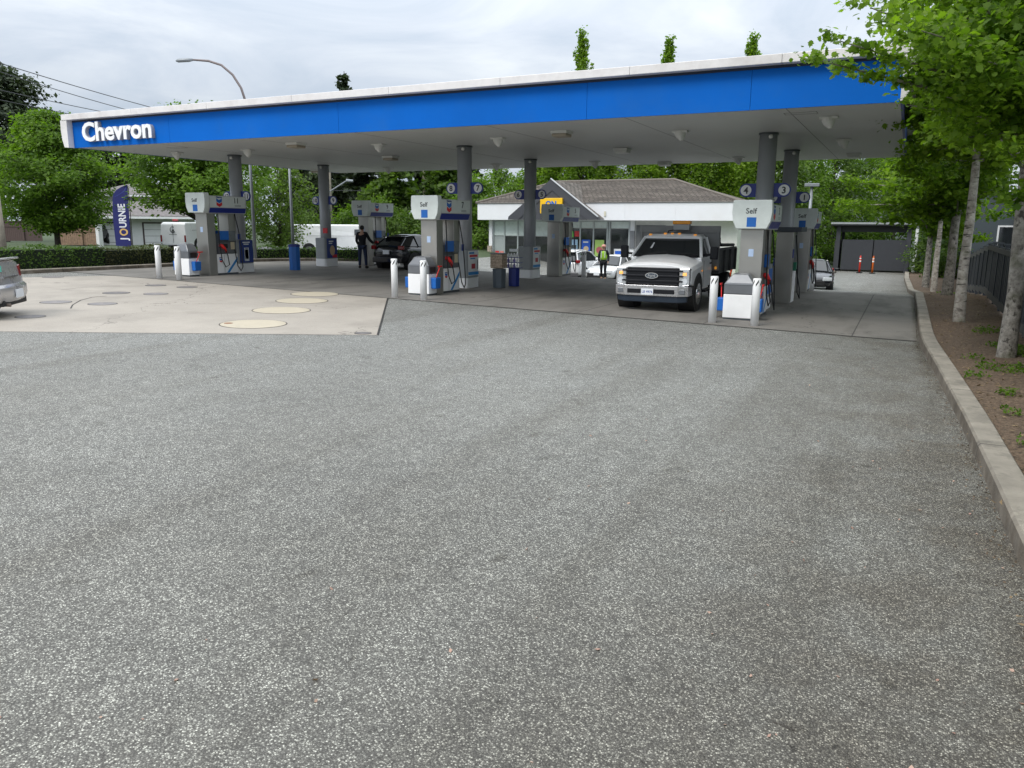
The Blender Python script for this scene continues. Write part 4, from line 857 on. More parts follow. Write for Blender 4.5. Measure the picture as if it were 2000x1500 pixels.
for s in (-1, 1):      # arches, wheels, mirrors, steps, handles
    b = MB(); b.cyl((s*.60, .95, .46), (s*1.028, .95, .46), .53, n=32); ar_ = b.build('wheel_arch', black, tk)
    w = wheel(tk, s*1.04, .95, .43, .24, s)
    b = MB(); b.tube([(s*.98, .95, .43), (s*1.09, .95, .43)], [.16, .11], 16); b.build('hub', chrome, w)
    b = MB(); b.box((s*1.25, 1.72, 1.48), (.21, .13, .34)); mr = b.build('side_mirror', plast, tk, bevel=.03)
    b = MB(); b.tube([(s*.95, 1.72, 1.42), (s*1.2, 1.72, 1.44)], .03, 6); b.build('mirror_arm', plast, mr)
    b = MB(); b.box((s*1.03, 2.1, .47), (.16, 1.2, .06)); b.build('running_board', plast, tk, bevel=.01)
    b = MB(); b.box((s*1.018, 2.50, 1.18), (.02, .16, .035)); b.build('door_handle', plast, tk)
    b = MB(); b.box((s*1.012, 1.62, .92), (.006, .008, .7)); b.box((s*1.012, 2.68, .92), (.006, .008, .7)); b.build('door_gap', black, cab)
    b = MB(); b.box((s*1.03, 1.35, 1.02), (.02, .07, .04)); b.build('marker_lamp', amber, tk)
    b = MB(); b.box((s*1.10, 2.86, 1.03), (.05, .10, .07)); b.build('marker_lamp', amber, tk)
    for wy in (4.75,):
        b = MB(); b.tube([(s*.62, wy, .42), (s*.64, wy, .42), (s*1.13, wy, .42), (s*1.15, wy, .42)], [.40, .42, .42, .40], 28); w = b.build('wheel', black, tk)
        b = MB(); b.cyl((s*1.14, wy, .42), (s*1.155, wy, .42), .26, n=20); b.build('rim', chrome, w)
b = MB(); b.bb(-.45, .45, .5, 6.4, .42, .60); b.build('chassis', black, tk)
# clearance lamps on the roof
for x in (-.64, -.22, -.02, .18, .62):
    b = MB(); b.box((x, 2.17, 1.985 if abs(x) < .5 else 1.955), (.07, .10, .035)); b.build('clearance_lamp', amber, tk, bevel=.008)
# box with cab shield
b = MB(); b.bb(-1.16, 1.16, 2.92, 3.0, .95, 2.19); b.bb(-1.17, 1.17, 2.89, 2.918, 2.0, 2.20)
sh = b.build('cab_shield', shieldm, tk, bevel=.01)
for x in (-1.11, -.5, .5, 1.11): b = MB(); b.bb(x-.03, x+.03, 2.88, 2.925, .95, 2.1); b.build('shield_rib', shieldm, sh)
b = MB(); b.bb(-1.10, -1.03, 3.0, 6.0, .85, 1.5); b.bb(1.03, 1.10, 3.0, 6.0, .85, 1.5); b.bb(-1.03, 1.03, 3.0, 6.0, .85, .93); b.bb(-1.03, 1.03, 5.94, 6.0, .93, 1.5); bx = b.build('dump_box', charc, tk)
for s in (-1, 1):
    b = MB()
    for y in (3.1, 4.05, 5.0, 5.93): b.bb(min(s*1.10, s*1.16), max(s*1.10, s*1.16), y-.06, y+.06, .85, 1.52)
    b.bb(min(s*1.05, s*1.14), max(s*1.05, s*1.14), 3.0, 6.02, 1.505, 1.57); b.build('box_rib', charc, bx)
b = MB(); b.tube([(-1.05, 3.05, 1.85), (-1.05, 3.5, 1.66), (-1.05, 5.9, 1.62)], .05, 6); b.tube([(1.05, 3.05, 1.85), (1.08, 3.5, 1.66), (1.05, 5.9, 1.62)], .05, 6); b.bb(-1.1, 1.1, 3.05, 3.4, 1.75, 1.87); b.build('tarp_frame', black, bx)
b = MB(); b.bb(-1.0, 1.0, 3.05, 5.9, 1.2, 1.4); b.build('load', m_soil, bx)
b = MB(); b.box((.10, 2.78, 2.16), (.46, .2, .16)); bk = b.build('beacon_bracket', clad, tk, bevel=.01)
b = MB(); b.box((.10, 2.78, 2.29), (.50, .24, .10)); b.build('beacon', mat('beacon_amber', (.75, .30, .02), .25), bk, bevel=.02)
b = MB(); b.tube([(-.12, 2.8, 2.08), (-.2, 2.4, 2.05), (-.15, 2.2, 2.0)], .015, 5); b.build('beacon_cable', black, bk)

# ------------------------------------------------------------------ PEOPLE
def skin(name, verts, edges, mt, parent, sub=2, root=0):
    me = bpy.data.meshes.new(name); me.from_pydata([v[0] for v in verts], edges, [])
    bm = bmesh.new(); bm.from_mesh(me); ly = bm.verts.layers.skin.verify(); bm.verts.ensure_lookup_table()
    for i, v in enumerate(bm.verts):
        r = verts[i][1]; r = (r, r) if not isinstance(r, tuple) else r
        v[ly].radius = r; v[ly].use_root = (i == root)
    bm.to_mesh(me); bm.free(); me.materials.append(mt)
    o = bpy.data.objects.new(name, me); COL.objects.link(o); o.parent = parent
    k = o.modifiers.new('skin', 'SKIN'); k.use_smooth_shade = True; s = o.modifiers.new('sub', 'SUBSURF'); s.levels = sub; s.render_levels = sub
    return o
skinm = mat('skin', (.45, .26, .18), .55)
def person(label, loc, rz, J, jacket, trousers, shoes, H=1.75, hat=None, hair=None, vest=None):
    """J: joint positions (x right, y forward, z up) for a body 1.75 m tall"""
    e = empty('person', loc, rz, label, 'person'); e.scale = (H/1.75,)*3
    n = ['pel', 'waist', 'chest', 'neck', 'head', 'crown', 'shL', 'elL', 'wrL', 'shR', 'elR', 'wrR', 'hipL', 'knL', 'anL', 'toL', 'hipR', 'knR', 'anR', 'toR']
    R = dict(pel=(.14, .10), waist=(.13, .095), chest=(.15, .10), neck=.055, head=.085, crown=.07, shL=.06, elL=.04, wrL=.028, shR=.06, elR=.04, wrR=.028, hipL=.085, knL=.058, anL=.04, toL=.035, hipR=.085, knR=.058, anR=.04, toR=.035)
    E = [('pel', 'waist'), ('waist', 'chest'), ('chest', 'neck'), ('neck', 'head'), ('head', 'crown'), ('chest', 'shL'), ('shL', 'elL'), ('elL', 'wrL'), ('chest', 'shR'), ('shR', 'elR'), ('elR', 'wrR'), ('pel', 'hipL'), ('hipL', 'knL'), ('knL', 'anL'), ('anL', 'toL'), ('pel', 'hipR'), ('hipR', 'knR'), ('knR', 'anR'), ('anR', 'toR')]
    V = [(J[k], R[k]) for k in n]; ED = [(n.index(a), n.index(c)) for a, c in E]
    for s in 'LR':      # palm, fingers and thumb grow from the wrist
        w = Vector(J['wr'+s]); d = (w-Vector(J['el'+s])).normalized(); sd = Vector((1 if s == 'R' else -1, 0, 0)); f = d.orthogonal().normalized()
        i0 = len(V); V.append((tuple(w+d*.06), (.034, .02))); ED.append((n.index('wr'+s), i0))
        for k, l in enumerate((.07, .08, .075, .06)):
            q = w+d*.09+Vector((0, 1, 0))*(k-1.5)*.02; V.append((tuple(q), .010)); V.append((tuple(q+d*l*.55+Vector((0, .01, 0))), .009)); V.append((tuple(q+d*l-sd*.012), .008)); j = len(V)-3; ED += [(i0, j), (j, j+1), (j+1, j+2)]
        V.append((tuple(w+d*.05+Vector((0, .045, 0))), .011)); V.append((tuple(w+d*.09+Vector((0, .06, 0))), .009)); j = len(V)-2; ED += [(i0, j), (j, j+1)]
    skin('body', V, ED, skinm, e)
    hd = Vector(J['head']); fw = Vector((0, 1, 0))
    J = dict(J); J['collar'] = tuple(Vector(J['chest']).lerp(Vector(J['neck']), .68)); R['collar'] = (.085, .07); J['hem'] = (J['pel'][0], J['pel'][1], J['pel'][2]-.12); R['hem'] = (.155, .115)
    E2 = E+[('chest', 'collar'), ('pel', 'hem')]
    def sub(name, keys, grow, mt, trunc=None):
        vv = [(J[k], tuple(q+grow for q in R[k]) if isinstance(R[k], tuple) else R[k]+grow) for k in keys]
        ee = [(keys.index(a), keys.index(c)) for a, c in E2 if a in keys and c in keys]
        return skin(name, vv, ee, mt, e)
    sub('jacket', ['pel', 'collar', 'hem', 'waist', 'chest', 'shL', 'elL', 'wrL', 'shR', 'elR', 'wrR'], .026, jacket)
    sub('trousers', ['pel', 'hipL', 'knL', 'anL', 'hipR', 'knR', 'anR'], .016, trousers)
    for s in 'LR':
        a, t = Vector(J['an'+s]), Vector(J['to'+s])
        b = MB(); b.tube([(a.x, a.y-.05, .05), (a.x, a.y+.03, .055), (t.x, t.y-.02, .045), (t.x, t.y+.05, .03)], [.045, .055, .05, .025], 10); b.build('shoe', shoes, e, smooth=True)
    b = MB(); b.sphere((hd.x, hd.y+.075, hd.z+.01), .02, sc=(.7, 1, 1.3)); b.sphere((hd.x-.035, hd.y+.07, hd.z+.03), .012); b.sphere((hd.x+.035, hd.y+.07, hd.z+.03), .012); b.build('face', skinm, e, smooth=True)
    if hair: b = MB(); b.sphere((hd.x, hd.y-.012, hd.z+.045), .103, n=16, sc=(.92, 1.02, 1.0)); b.build('hair', hair, e, smooth=True)
    if hat: b = MB(); b.sphere((hd.x, hd.y, hd.z+.06), .12, n=16, sc=(.95, 1.1, .85)); b.cyl((hd.x, hd.y+.03, hd.z+.05), (hd.x, hd.y+.03, hd.z+.06), .135, n=20); b.build('hard_hat', hat, e, smooth=True)
    if vest:
        vv = [(J['pel'], (.20, .16)), (J['waist'], (.205, .165)), (J['chest'], (.215, .17)), (tuple(Vector(J['chest'])+Vector((0, 0, .13))), (.15, .12))]
        o = skin('vest', vv, [(0, 1), (1, 2), (2, 3)], vest, e, 1)
        b = MB()
        for x in (-.09, .09): b.box((x, J['chest'][1]-.175, 1.28), (.045, .012, .34)); b.box((x, J['chest'][1]+.175, 1.28), (.045, .012, .34))
        b.box((0, J['pel'][1]-.155, 1.06), (.26, .012, .045)); b.build('reflective_band', mat('reflective', (.6, .62, .6), .3), o)
    return e
J1 = dict(pel=(0, 0, .95), waist=(0, .0, 1.1), chest=(0, .02, 1.36), neck=(0, .03, 1.50), head=(0, .05, 1.62), crown=(0, .04, 1.70), shL=(-.18, .02, 1.42), elL=(-.25, .02, 1.15), wrL=(-.22, .16, .97), shR=(.18, .02, 1.42), elR=(.30, .05, 1.18), wrR=(.42, .22, 1.02), hipL=(-.10, 0, .88), knL=(-.12, .02, .50), anL=(-.13, -.01, .09), toL=(-.15, .12, .04), hipR=(.10, 0, .88), knR=(.13, .02, .50), anR=(.15, -.01, .09), toR=(.18, .12, .04))
dkb = mat('cloth_black', (.010, .011, .015), .9); jean = mat('denim', (.018, .03, .07), .85)
p = Vector((-20.95, 27.7, 0)); p.z = ground(p.x, p.y)
person('person in black jacket and jeans standing beside pump 9', p, rad(20), J1, dkb, jean, black, 1.80, hair=mat('hair_dark', (.012, .01, .01), .7))
J2 = dict(J1); J2.update(elL=(-.24, -.06, 1.16), wrL=(-.25, .08, .92), elR=(.24, .06, 1.15), wrR=(.25, -.08, .92), knL=(-.11, .12, .50), anL=(-.11, .04, .10), toL=(-.12, .18, .05), knR=(.11, -.02, .50), anR=(.12, -.22, .12), toR=(.13, -.10, .05))
p = on_ground(1180, 39.0)
person('worker in a yellow green safety vest walking toward the shop', p, rad(190), J2, mat('cloth_navy', (.012, .013, .022), .9), dkb, mat('boot', (.25, .15, .06), .8), 1.72, hat=mat('hard_hat', (.62, .30, .24), .4), vest=mat('hi_vis', (.40, .72, .06), .7))
p = on_ground(1094, 33.0)
person('person in black coat bending at the far side of pump 5', (-13.2, 31.35, ground(-13.2, 31.35)), rad(100), J1, dkb, mat('trouser_grey', (.12, .12, .13), .9), black, 1.7, hair=mat('hair_dark', (.012, .01, .01), .7))

# ------------------------------------------------------------------ SHOP
SY = 48.0; SZ = -.72
tile = None
def tile_mat():
    m = bpy.data.materials.new('roof_tiles'); m.use_nodes = True; t = m.node_tree; b = t.nodes['Principled BSDF']
    tc = N(t, 'ShaderNodeTexCoord'); mp = N(t, 'ShaderNodeMapping'); L(t, tc.outputs['Object'], mp.inputs[0])
    br = N(t, 'ShaderNodeTexBrick', i_Scale=1.0); br.inputs['Color1'].default_value = (.185, .162, .14, 1); br.inputs['Color2'].default_value = (.115, .10, .088, 1); br.inputs['Mortar'].default_value = (.03, .026, .022, 1)
    br.inputs['Mortar Size'].default_value = .028; br.inputs['Brick Width'].default_value = .32; br.inputs['Row Height'].default_value = .34
    mp.inputs['Rotation'].default_value = (0, 0, 0)
    L(t, mp.outputs[0], br.inputs['Vector']); n = N(t, 'ShaderNodeTexNoise', i_Scale=1.6, i_Detail=8.0); L(t, tc.outputs['Object'], n.inputs['Vector'])
    mr = N(t, 'ShaderNodeMapRange', n_1=.3, n_2=.7, n_3=.75, n_4=1.3); L(t, n.outputs[0], mr.inputs[0])
    mu = N(t, 'ShaderNodeMixRGB', blend_type='MULTIPLY', n_0=1.0); L(t, br.outputs[0], mu.inputs[1]); L(t, mr.outputs[0], mu.inputs[2]); L(t, mu.outputs[0], b.inputs['Base Color']); b.inputs['Roughness'].default_value = .85
    bp = N(t, 'ShaderNodeBump', i_Strength=.8, i_Distance=.05); L(t, br.outputs['Fac'], bp.inputs['Height']); bp.invert = True; L(t, bp.outputs[0], b.inputs['Normal'])
    return m
tile = tile_mat()
shop = empty('shop_building', (-17, SY, SZ), 0, 'white petrol station shop with brown tiled hip roof and dark grey gable', 'shop')
SO = Vector((-17, SY, SZ))
class SB(MB):
    def build(s, *a, **k):
        s.v = [(x-SO.x, y-SO.y, z-SO.z) for x, y, z in s.v]; return MB.build(s, *a, **k)
swhite = mat('shop_white', (.76, .775, .80), .5, var=.02, dirt=((.5, .42, .36), .22, .5))
swall = mat('shop_wall', (.62, .62, .60), .6)
gable = mat('gable_grey', (.052, .055, .065), .55)
sgl = glassy('shop_glass', (.02, .024, .025), .06)
frost = mat('frosted_glass', (.62, .70, .68), .3)
alu = mat('aluminium', (.42, .46, .46), .4, metal=.4)
b = SB(); b.bb(-25.55, -9.2, SY+.9, SY+9.5, SZ, 2.64); b.build('wall', swall, shop)
b = SB(); b.bb(-26.5, -25.0, SY+.02, SY+10.2, 2.64, 2.75); b.bb(-25.0, -9.1, SY+.02, SY+1.5, 2.64, 2.75); b.build('eave_soffit', swhite, shop)
for a, c in ((-26.5, -21.6), (-21.6, -16.0), (-16.0, -12.8), (-12.8, -9.05)):
    b = SB(); b.bb(a+.003, c-.003, SY-.02, SY+.08, 2.65, 3.73); b.build('fascia', swhite, shop)
b = SB(); b.bb(-26.52, -26.42, SY+.08, SY+10.2, 2.65, 3.73); b.bb(-9.13, -9.03, SY+.08, SY+10.2, 2.65, 3.73); b.build('side_fascia', swhite, shop)
b = SB(); b.bb(-26.54, -9.0, SY-.05, SY-.02, 3.70, 3.76); b.build('gutter', mat('gutter', (.35, .35, .34), .5), shop)
# hip roof: profile chosen so that its ridge shows as in the photo
RX0, RX1 = -22.9, -14.3
b = SB(); v = [(-26.6, SY-.1, 3.74), (-8.95, SY-.1, 3.74), (-8.95, SY+10.3, 3.74), (-26.6, SY+10.3, 3.74), (RX0, SY+5.1, 5.34), (RX1, SY+5.1, 5.34)]
b.add(v, [(0, 1, 5, 4), (1, 2, 5), (2, 3, 4, 5), (3, 0, 4), (3, 2, 1, 0)]); rf = b.build('roof', tile, shop)
b = SB(); b.tube([(RX0, SY+5.1, 5.36), (RX1, SY+5.1, 5.36)], .09, 8); b.tube([(RX1, SY+5.1, 5.36), (-8.95, SY-.08, 3.78)], .08, 8); b.tube([(RX0, SY+5.1, 5.36), (-26.6, SY-.08, 3.78)], .08, 8); b.build('ridge_cap', mat('ridge', (.16, .14, .12), .8), rf)
b = SB()
for k in range(1, 18):     # courses of tile as real steps on the front slope
    t = k/18.; y = SY-.1+5.2*t; z = 3.74+1.6*t; xa = -26.6+(RX0+26.6)*t; xc = -8.95+(RX1+8.95)*t
    b.box(((xa+xc)/2, y-.01, z+.012), (xc-xa-.1, .05, .035))
b.build('tile_course', mat('tile_edge', (.13, .114, .10), .9, var=.5, scale=7), rf)
# gable
gp = [aty(992, 429, SY-.9), aty(1170, 429, SY-.9), aty(1168, 424, SY-.9), aty(1076, 350, SY-.9), aty(993, 423, SY-.9)]
b = SB(); b.prism([(p.x, p.z) for p in gp], 'y', SY-.9, SY-.6); ga = b.build('gable', gable, shop)
b = SB(); b.prism([(gp[0].x-.15, gp[0].z+.1), (gp[1].x+.0, gp[0].z+.1), (gp[3].x, gp[3].z-.06)], 'y', SY-.6, SY+5.0); b.build('gable_roof', tile, shop)
c = aty(1078, 372, SY-.9); l = aty(1012, 429, SY-.9); r = aty(1146, 429, SY-.9)
b = SB(); b.tube([(l.x, SY-.91, l.z), (c.x, SY-.91, c.z), (r.x, SY-.91, r.z)], .03, 4); b.build('gable_trim', mat('gable_line', (.035, .038, .045), .5), ga)
pk = gp[3]; rr_ = gp[2]
b = SB(); b.tube([(pk.x, SY-.93, pk.z+.04), (rr_.x, SY-.93, rr_.z+.02)], .05, 6); b.build('barge_board', mat('barge', (.50, .52, .54), .5), ga)
a0 = aty(1055, 387, SY-1.1); a1 = aty(1098, 387, SY-1.1)
b = SB(); b.bb(a0.x, a1.x, SY-1.1, SY-.92, a0.z-.95, a0.z); sg_ = b.build('shop_sign', mat('sign_yellow', (.85, .50, .01), .4), shop, bevel=.02)
text('lettering', 'ON', .48, mblue, sg_, Vector(((a0.x+a1.x)/2, SY-1.105, a0.z-.52))-SO, (rad(90), 0, 0), .003, .02)
# window wall
GY = SY+.82
def pane(x0, x1, z0, z1, mt, nm='window', y=GY): b = SB(); b.bb(x0, x1, y, y+.05, z0, z1); return b.build(nm, mt, shop)
W = lambda px: aty(px, 440, GY).x
xs_ = [W(q) for q in (965, 986, 1012, 1035, 1075, 1108)]
for a, c in zip(xs_, xs_[1:]):
    w = pane(a+.04, c-.04, -.35, 1.55, mat('lit_interior', (.34, .38, .38), .1) if a < xs_[1]-.1 or a > xs_[4]-.1 else sgl); pane(a+.04, c-.04, 1.6, 2.55, frost if c-a > .6 else sgl, 'window')
xs2 = [W(q) for q in (1110, 1134, 1160, 1187)]
w2 = []
for a, c in zip(xs2, xs2[1:]):
    w2.append(pane(a+.03, c-.03, -.35, 2.1, sgl)); pane(a+.03, c-.03, 2.16, 2.55, frost, 'window')
w3 = pane(W(1194), W(1228), -.35, 2.1, sgl); pane(W(1194), W(1228), 2.16, 2.55, frost, 'window')
b = SB()
for x in xs_+xs2+[W(1191), W(1230)]: b.bb(x-.05, x+.05, GY-.05, GY+.06, -.4, 2.6)
b.bb(xs_[0], W(1230), GY-.04, GY+.06, 2.56, 2.64); b.bb(xs_[0], W(1230), GY-.04, GY+.06, -.45, -.36); b.build('mullions', alu, shop)
b = SB(); b.bb(W(958), W(964), SY+.6, GY+.1, SZ, 2.64); b.bb(W(1232), W(1240), SY+.75, GY+.1, SZ, 2.64); b.build('corner_post', swhite, shop)
b = SB(); b.bb(W(956), W(964), SY+.5, SY+.6, SZ, .9); b.build('stone_pier', mat('pier_stone', (.32, .27, .22), .9, var=.5, scale=8), shop)
dr = None; b = SB(); b.bb(W(1243), W(1300), GY+.0, GY+.07, SZ, 2.35); dr = b.build('door', mat('door_grey', (.10, .105, .11), .5), shop)
b = SB(); b.bb(W(1232), W(1241), SY+.68, SY+.75, .9, 2.0); b.build('wall_box', lgrey, shop)
b = SB(); b.bb(W(1190)-.06, W(1190)+.06, SY-.08, SY-.03, 2.9, 3.2); b.build('wall_lamp', mat('lamp_warm', (.62, .60, .48), .4), shop)
b = SB(); b.bb(-25.2, -15.6, SY+1.0, SY+1.05, -.3, 2.5); 
# things displayed in the windows
def wposter(x0, x1, z0, z1, c, nm='window_poster'):
    b = SB(); b.bb(x0, x1, GY-.02, GY-.005, z0, z1); return b.build(nm, c, shop)
pg = mat('print_green', (.18, .55, .10), .4); pbk = mat('print_blue', (.02, .12, .60), .4); psk = mat('print_sky', (.40, .62, .80), .4); pr = mat('print_red', (.6, .03, .04), .4); pw = mat('print_white', (.7, .72, .74), .4)
wposter(W(1111), W(1121), 1.55, 1.95, pg); wposter(W(1123), W(1132), 1.6, 1.95, pr)
q = wposter(W(1112), W(1129), .75, 1.4, psk)
b = SB(); b.bb(W(1114), W(1127), GY-.026, GY-.021, .8, 1.05); b.build('poster_print', mat('print_dark', (.06, .08, .09), .4), q)
q = wposter(W(1137), W(1154), .5, 1.4, pbk)
b = SB(); b.cyl((W(1146), GY-.026, .82), (W(1146), GY-.021, .82), .18, n=16); b.build('poster_print', mat('print_cream', (.7, .55, .35), .4), q)
b = SB(); b.bb(W(1140), W(1150), GY-.026, GY-.021, 1.2, 1.3); b.build('poster_print', pw, q)
q = wposter(W(1163), W(1181), .35, 1.4, mat('print_lime', (.42, .62, .16), .4))
b = SB(); b.cyl((W(1172), GY-.026, .75), (W(1172), GY-.021, .75), .22, n=14); b.build('poster_print', mat('print_pink', (.55, .14, .16), .4), q)
q = wposter(W(1201), W(1219), .45, .85, pw)
b = SB(); b.bb(W(1203), W(1217), GY-.026, GY-.021, .52, .72); b.build('poster_print', pbk, q)
wposter(W(968), W(975), .25, .55, pr); wposter(W(977), W(984), .3, .55, mat('print_salmon', (.6, .2, .18), .4))
b = SB(); b.bb(-25.3, -16, SY+1.6, SY+1.7, .0, .35); 
# propane rack and orange marker at the shop's end
q = aty(1425, 535, 47.0); q.z = ground(q.x, q.y)
def marker(loc, label, c=(.75, .09, .02), tilt=0):
    e = empty('orange_marker', loc, 0, label, 'traffic marker'); e.rotation_euler.y = tilt
    b = MB(); b.cyl((0, 0, 0), (0, 0, .05), .2, n=8); b.build('base', black, e)
    om = mat('marker_orange_%d' % int(c[1]*100), c, .45)
    b = MB(); b.tube([(0, 0, .05), (0, 0, 1.05), (0, 0, 1.1)], [.065, .055, .04], 14); b.build('post', om, e, smooth=True)
    b = MB(); b.cyl((0, 0, .74), (0, 0, .84), .066, n=14); b.cyl((0, 0, .93), (0, 0, 1.0), .062, n=14); b.build('reflective_band', white, e)
    b = MB(); b.tube([(-.03, 0, 1.1), (-.03, 0, 1.16), (.03, 0, 1.16), (.03, 0, 1.1)], .012, 6); b.build('handle', om, e)
    return e
marker(q, 'leaning red and white marker post by the shop wall', (.7, .05, .03), rad(9))
marker((-2.75, 58.3, -.70), 'left red marker post before the dark bin store doors', (.72, .04, .02)); marker((-1.95, 58.2, -.70), 'right orange marker post before the dark bin store doors', (.75, .16, .02))
# bin enclosure
gz = ground(-2, 60); be = empty('bin_enclosure', (-2.1, 60.3, gz), 0, 'dark grey bin store with double doors under a flat roof', 'bin store')
dk = mat('enclosure_slate', (.036, .039, .047), .6, var=.12); dkr = mat('enclosure_roof', (.02, .022, .025), .6)
b = MB()
b.bb(-2.0, -.03, 0, .08, .12, 2.2); b.build('door', dk, be); b = MB(); b.bb(.03, 2.0, 0, .08, .12, 2.2); b.build('door', dk, be)
for x in (-2.3, 2.15):
    b = MB(); b.bb(x-.14, x+.14, -.1, .2, 0, 3.25); b.build('post', dk, be)
b = MB(); b.bb(-2.5, -2.36, .1, 5, 0, 2.1); b.bb(2.2, 2.34, .2, 5, 0, 2.1); b.bb(-2.3, 2.2, 4.9, 5, 0, 2.1); b.build('side_wall', dk, be)
for x in (-2.3, 2.15): b = MB(); b.bb(x-.1, x+.1, 4.5, 4.7, 2.0, 3.2); b.build('post', dk, be)
b = MB(); b.add([(-2.75, -.5, 3.35), (2.6, -.5, 3.35), (2.6, 5.2, 3.1), (-2.75, 5.2, 3.1), (-2.75, -.5, 3.16), (2.6, -.5, 3.16), (2.6, 5.2, 2.9), (-2.75, 5.2, 2.9)], [(0, 1, 2, 3), (7, 6, 5, 4), (0, 4, 5, 1), (1, 5, 6, 2), (2, 6, 7, 3), (3, 7, 4, 0)]); b.build('roof', dkr, be)
b = MB(); b.bb(-2.8, 2.65, -.55, -.5, 3.25, 3.38); b.build('roof_edge', mat('roof_edge', (.30, .32, .33), .5), be)
b = MB(); b.bb(-2.15, 2.0, .1, .2, 2.72, 3.2); b.build('beam', dkr, be)
# lot lamp
p = (-4.75, 44.6, ground(-4.7, 44.6))
la = empty('lot_lamp', p, rad(8), 'grey post with a flat box lamp near the parked dark car', 'lamp post')
galv = mat('galvanised', (.24, .26, .28), .5, metal=.4)
b = MB(); b.cyl((0, 0, 0), (0, 0, .5), .2, n=14); b.build('base', mat('pier', (.2, .2, .2), .8), la)
b = MB(); b.tube([(0, 0, .3), (0, 0, 5.1)], [.10, .075], 12); b.build('post', galv, la, smooth=True)
b = MB(); b.box((0, 0, 5.18), (.72, .4, .16)); b.build('lamp_head', galv, la, bevel=.02)

# ------------------------------------------------------------------ FENCE on the right
def fx(y): return 2.22+(y-19)*.016
fz = mat('fence_slate', (.045, .052, .062), .65, var=.18, scale=5)
fpc = mat('fence_cap', (.10, .10, .095), .7, var=.25, scale=5)
fe = empty('board_fence', (2.4, 19, .1), 0, 'dark blue grey board fence along the row of trees', 'fence')
FO = Vector((2.4, 19, .1))
ys_ = [2+2.1*i for i in range(28)]
for a, c in zip(ys_, ys_[1:]):
    b = MB(); n = 9
    xa, xc = fx(a)+.1, fx(c)+.1; za = ground(xa, a)+.1
    for i in range(n):
        y = a+.06+(c-a-.1)*(i+.5)/n; x = xa+(xc-xa)*(i+.5)/n
        b.box((x+.008*((i % 2)*2-1), y, za+.2+.74), (.022, (c-a-.12)/n+.015, 1.5))
    b.v = [tuple(Vector(v)-FO) for v in b.v]; pn = b.build('board_panel', fz, fe)
    b = MB(); b.box(((xa+xc)/2-.005, (a+c)/2, za+.16), (.06, c-a-.1, .2)); b.v = [tuple(Vector(v)-FO) for v in b.v]; b.build('rail', fpc, fe); b = MB(); b.box(((xa+xc)/2-.01, (a+c)/2, za+1.58), (.07, c-a-.1, .14)); b.v = [tuple(Vector(v)-FO) for v in b.v]; b.build('rail', fpc if int(a) % 2 else fz, fe)
    b = MB(); b.box((xa, a, za+.88), (.1, .1, 1.76)); b.box((xa, a, za+1.78), (.15, .15, .05)); b.v = [tuple(Vector(v)-FO) for v in b.v]; b.build('post', fz, fe)
# ------------------------------------------------------------------ FEATHER FLAG
q = on_ground(240, 41); q.z = .7
fl = empty('feather_flag', q, 0, 'tall navy feather banner reading JOURNIE behind the hedge', 'flag')
vx = Vector((RC[0][0], RC[1][0])).normalized(); vang = math.atan2(vx.y, vx.x)
fl.rotation_euler.z = vang
b = MB(); pts = [(-.33, .35), (.36, .30), (.40, 2.2), (.43, 3.05), (.36, 3.06), (.15, 2.98), (-.08, 2.85), (-.25, 2.65), (-.31, 2.35), (-.36, 1.5)]
b.prism(pts, 'y', -.008, .008); bn = b.build('banner', mat('flag_navy', (.010, .014, .12), .7), fl)
b = MB(); b.tube([(.42, .02, -.3), (.44, .02, 1.8), (.45, .02, 2.9), (.40, .02, 3.07)], .018, 6); b.build('pole', black, fl)
fw = mat('flag_white', (.75, .76, .80), .7)
t = text('lettering', 'URNIE', .46, fw, bn, (.23, -.012, 1.16), (rad(90), rad(-90), 0), .002, .012, 'LEFT', .82)
t = text('lettering', 'J', .46, fw, bn, (.23, -.012, .62), (rad(90), rad(-90), 0), .002, .012, 'LEFT', .9)
b = MB(); n = 24
ring = [[(.07+r*math.cos(2*math.pi*k/n)*(1 if math.cos(2*math.pi*k/n) < .6 else 1.15), yv, .97+r*.9*math.sin(2*math.pi*k/n)) for k in range(n)] for r, yv in ((.18, -.009), (.18, -.013), (.11, -.013), (.11, -.009))]
b.loft(ring, caps=False); b.build('emblem', mat('flag_gold', (.65, .42, .14), .6), bn)
b = MB()
for k in range(7): b.tube([(-.26+.09*k, -.010, 2.5+.03*k), (.36-.0*k, -.010, 3.02-.03*(6-k))], .006, 4)
b.build('ray_line', mat('flag_line', (.06, .08, .32), .7), bn)
fl.scale = (1.14, 1.14, 1.14)
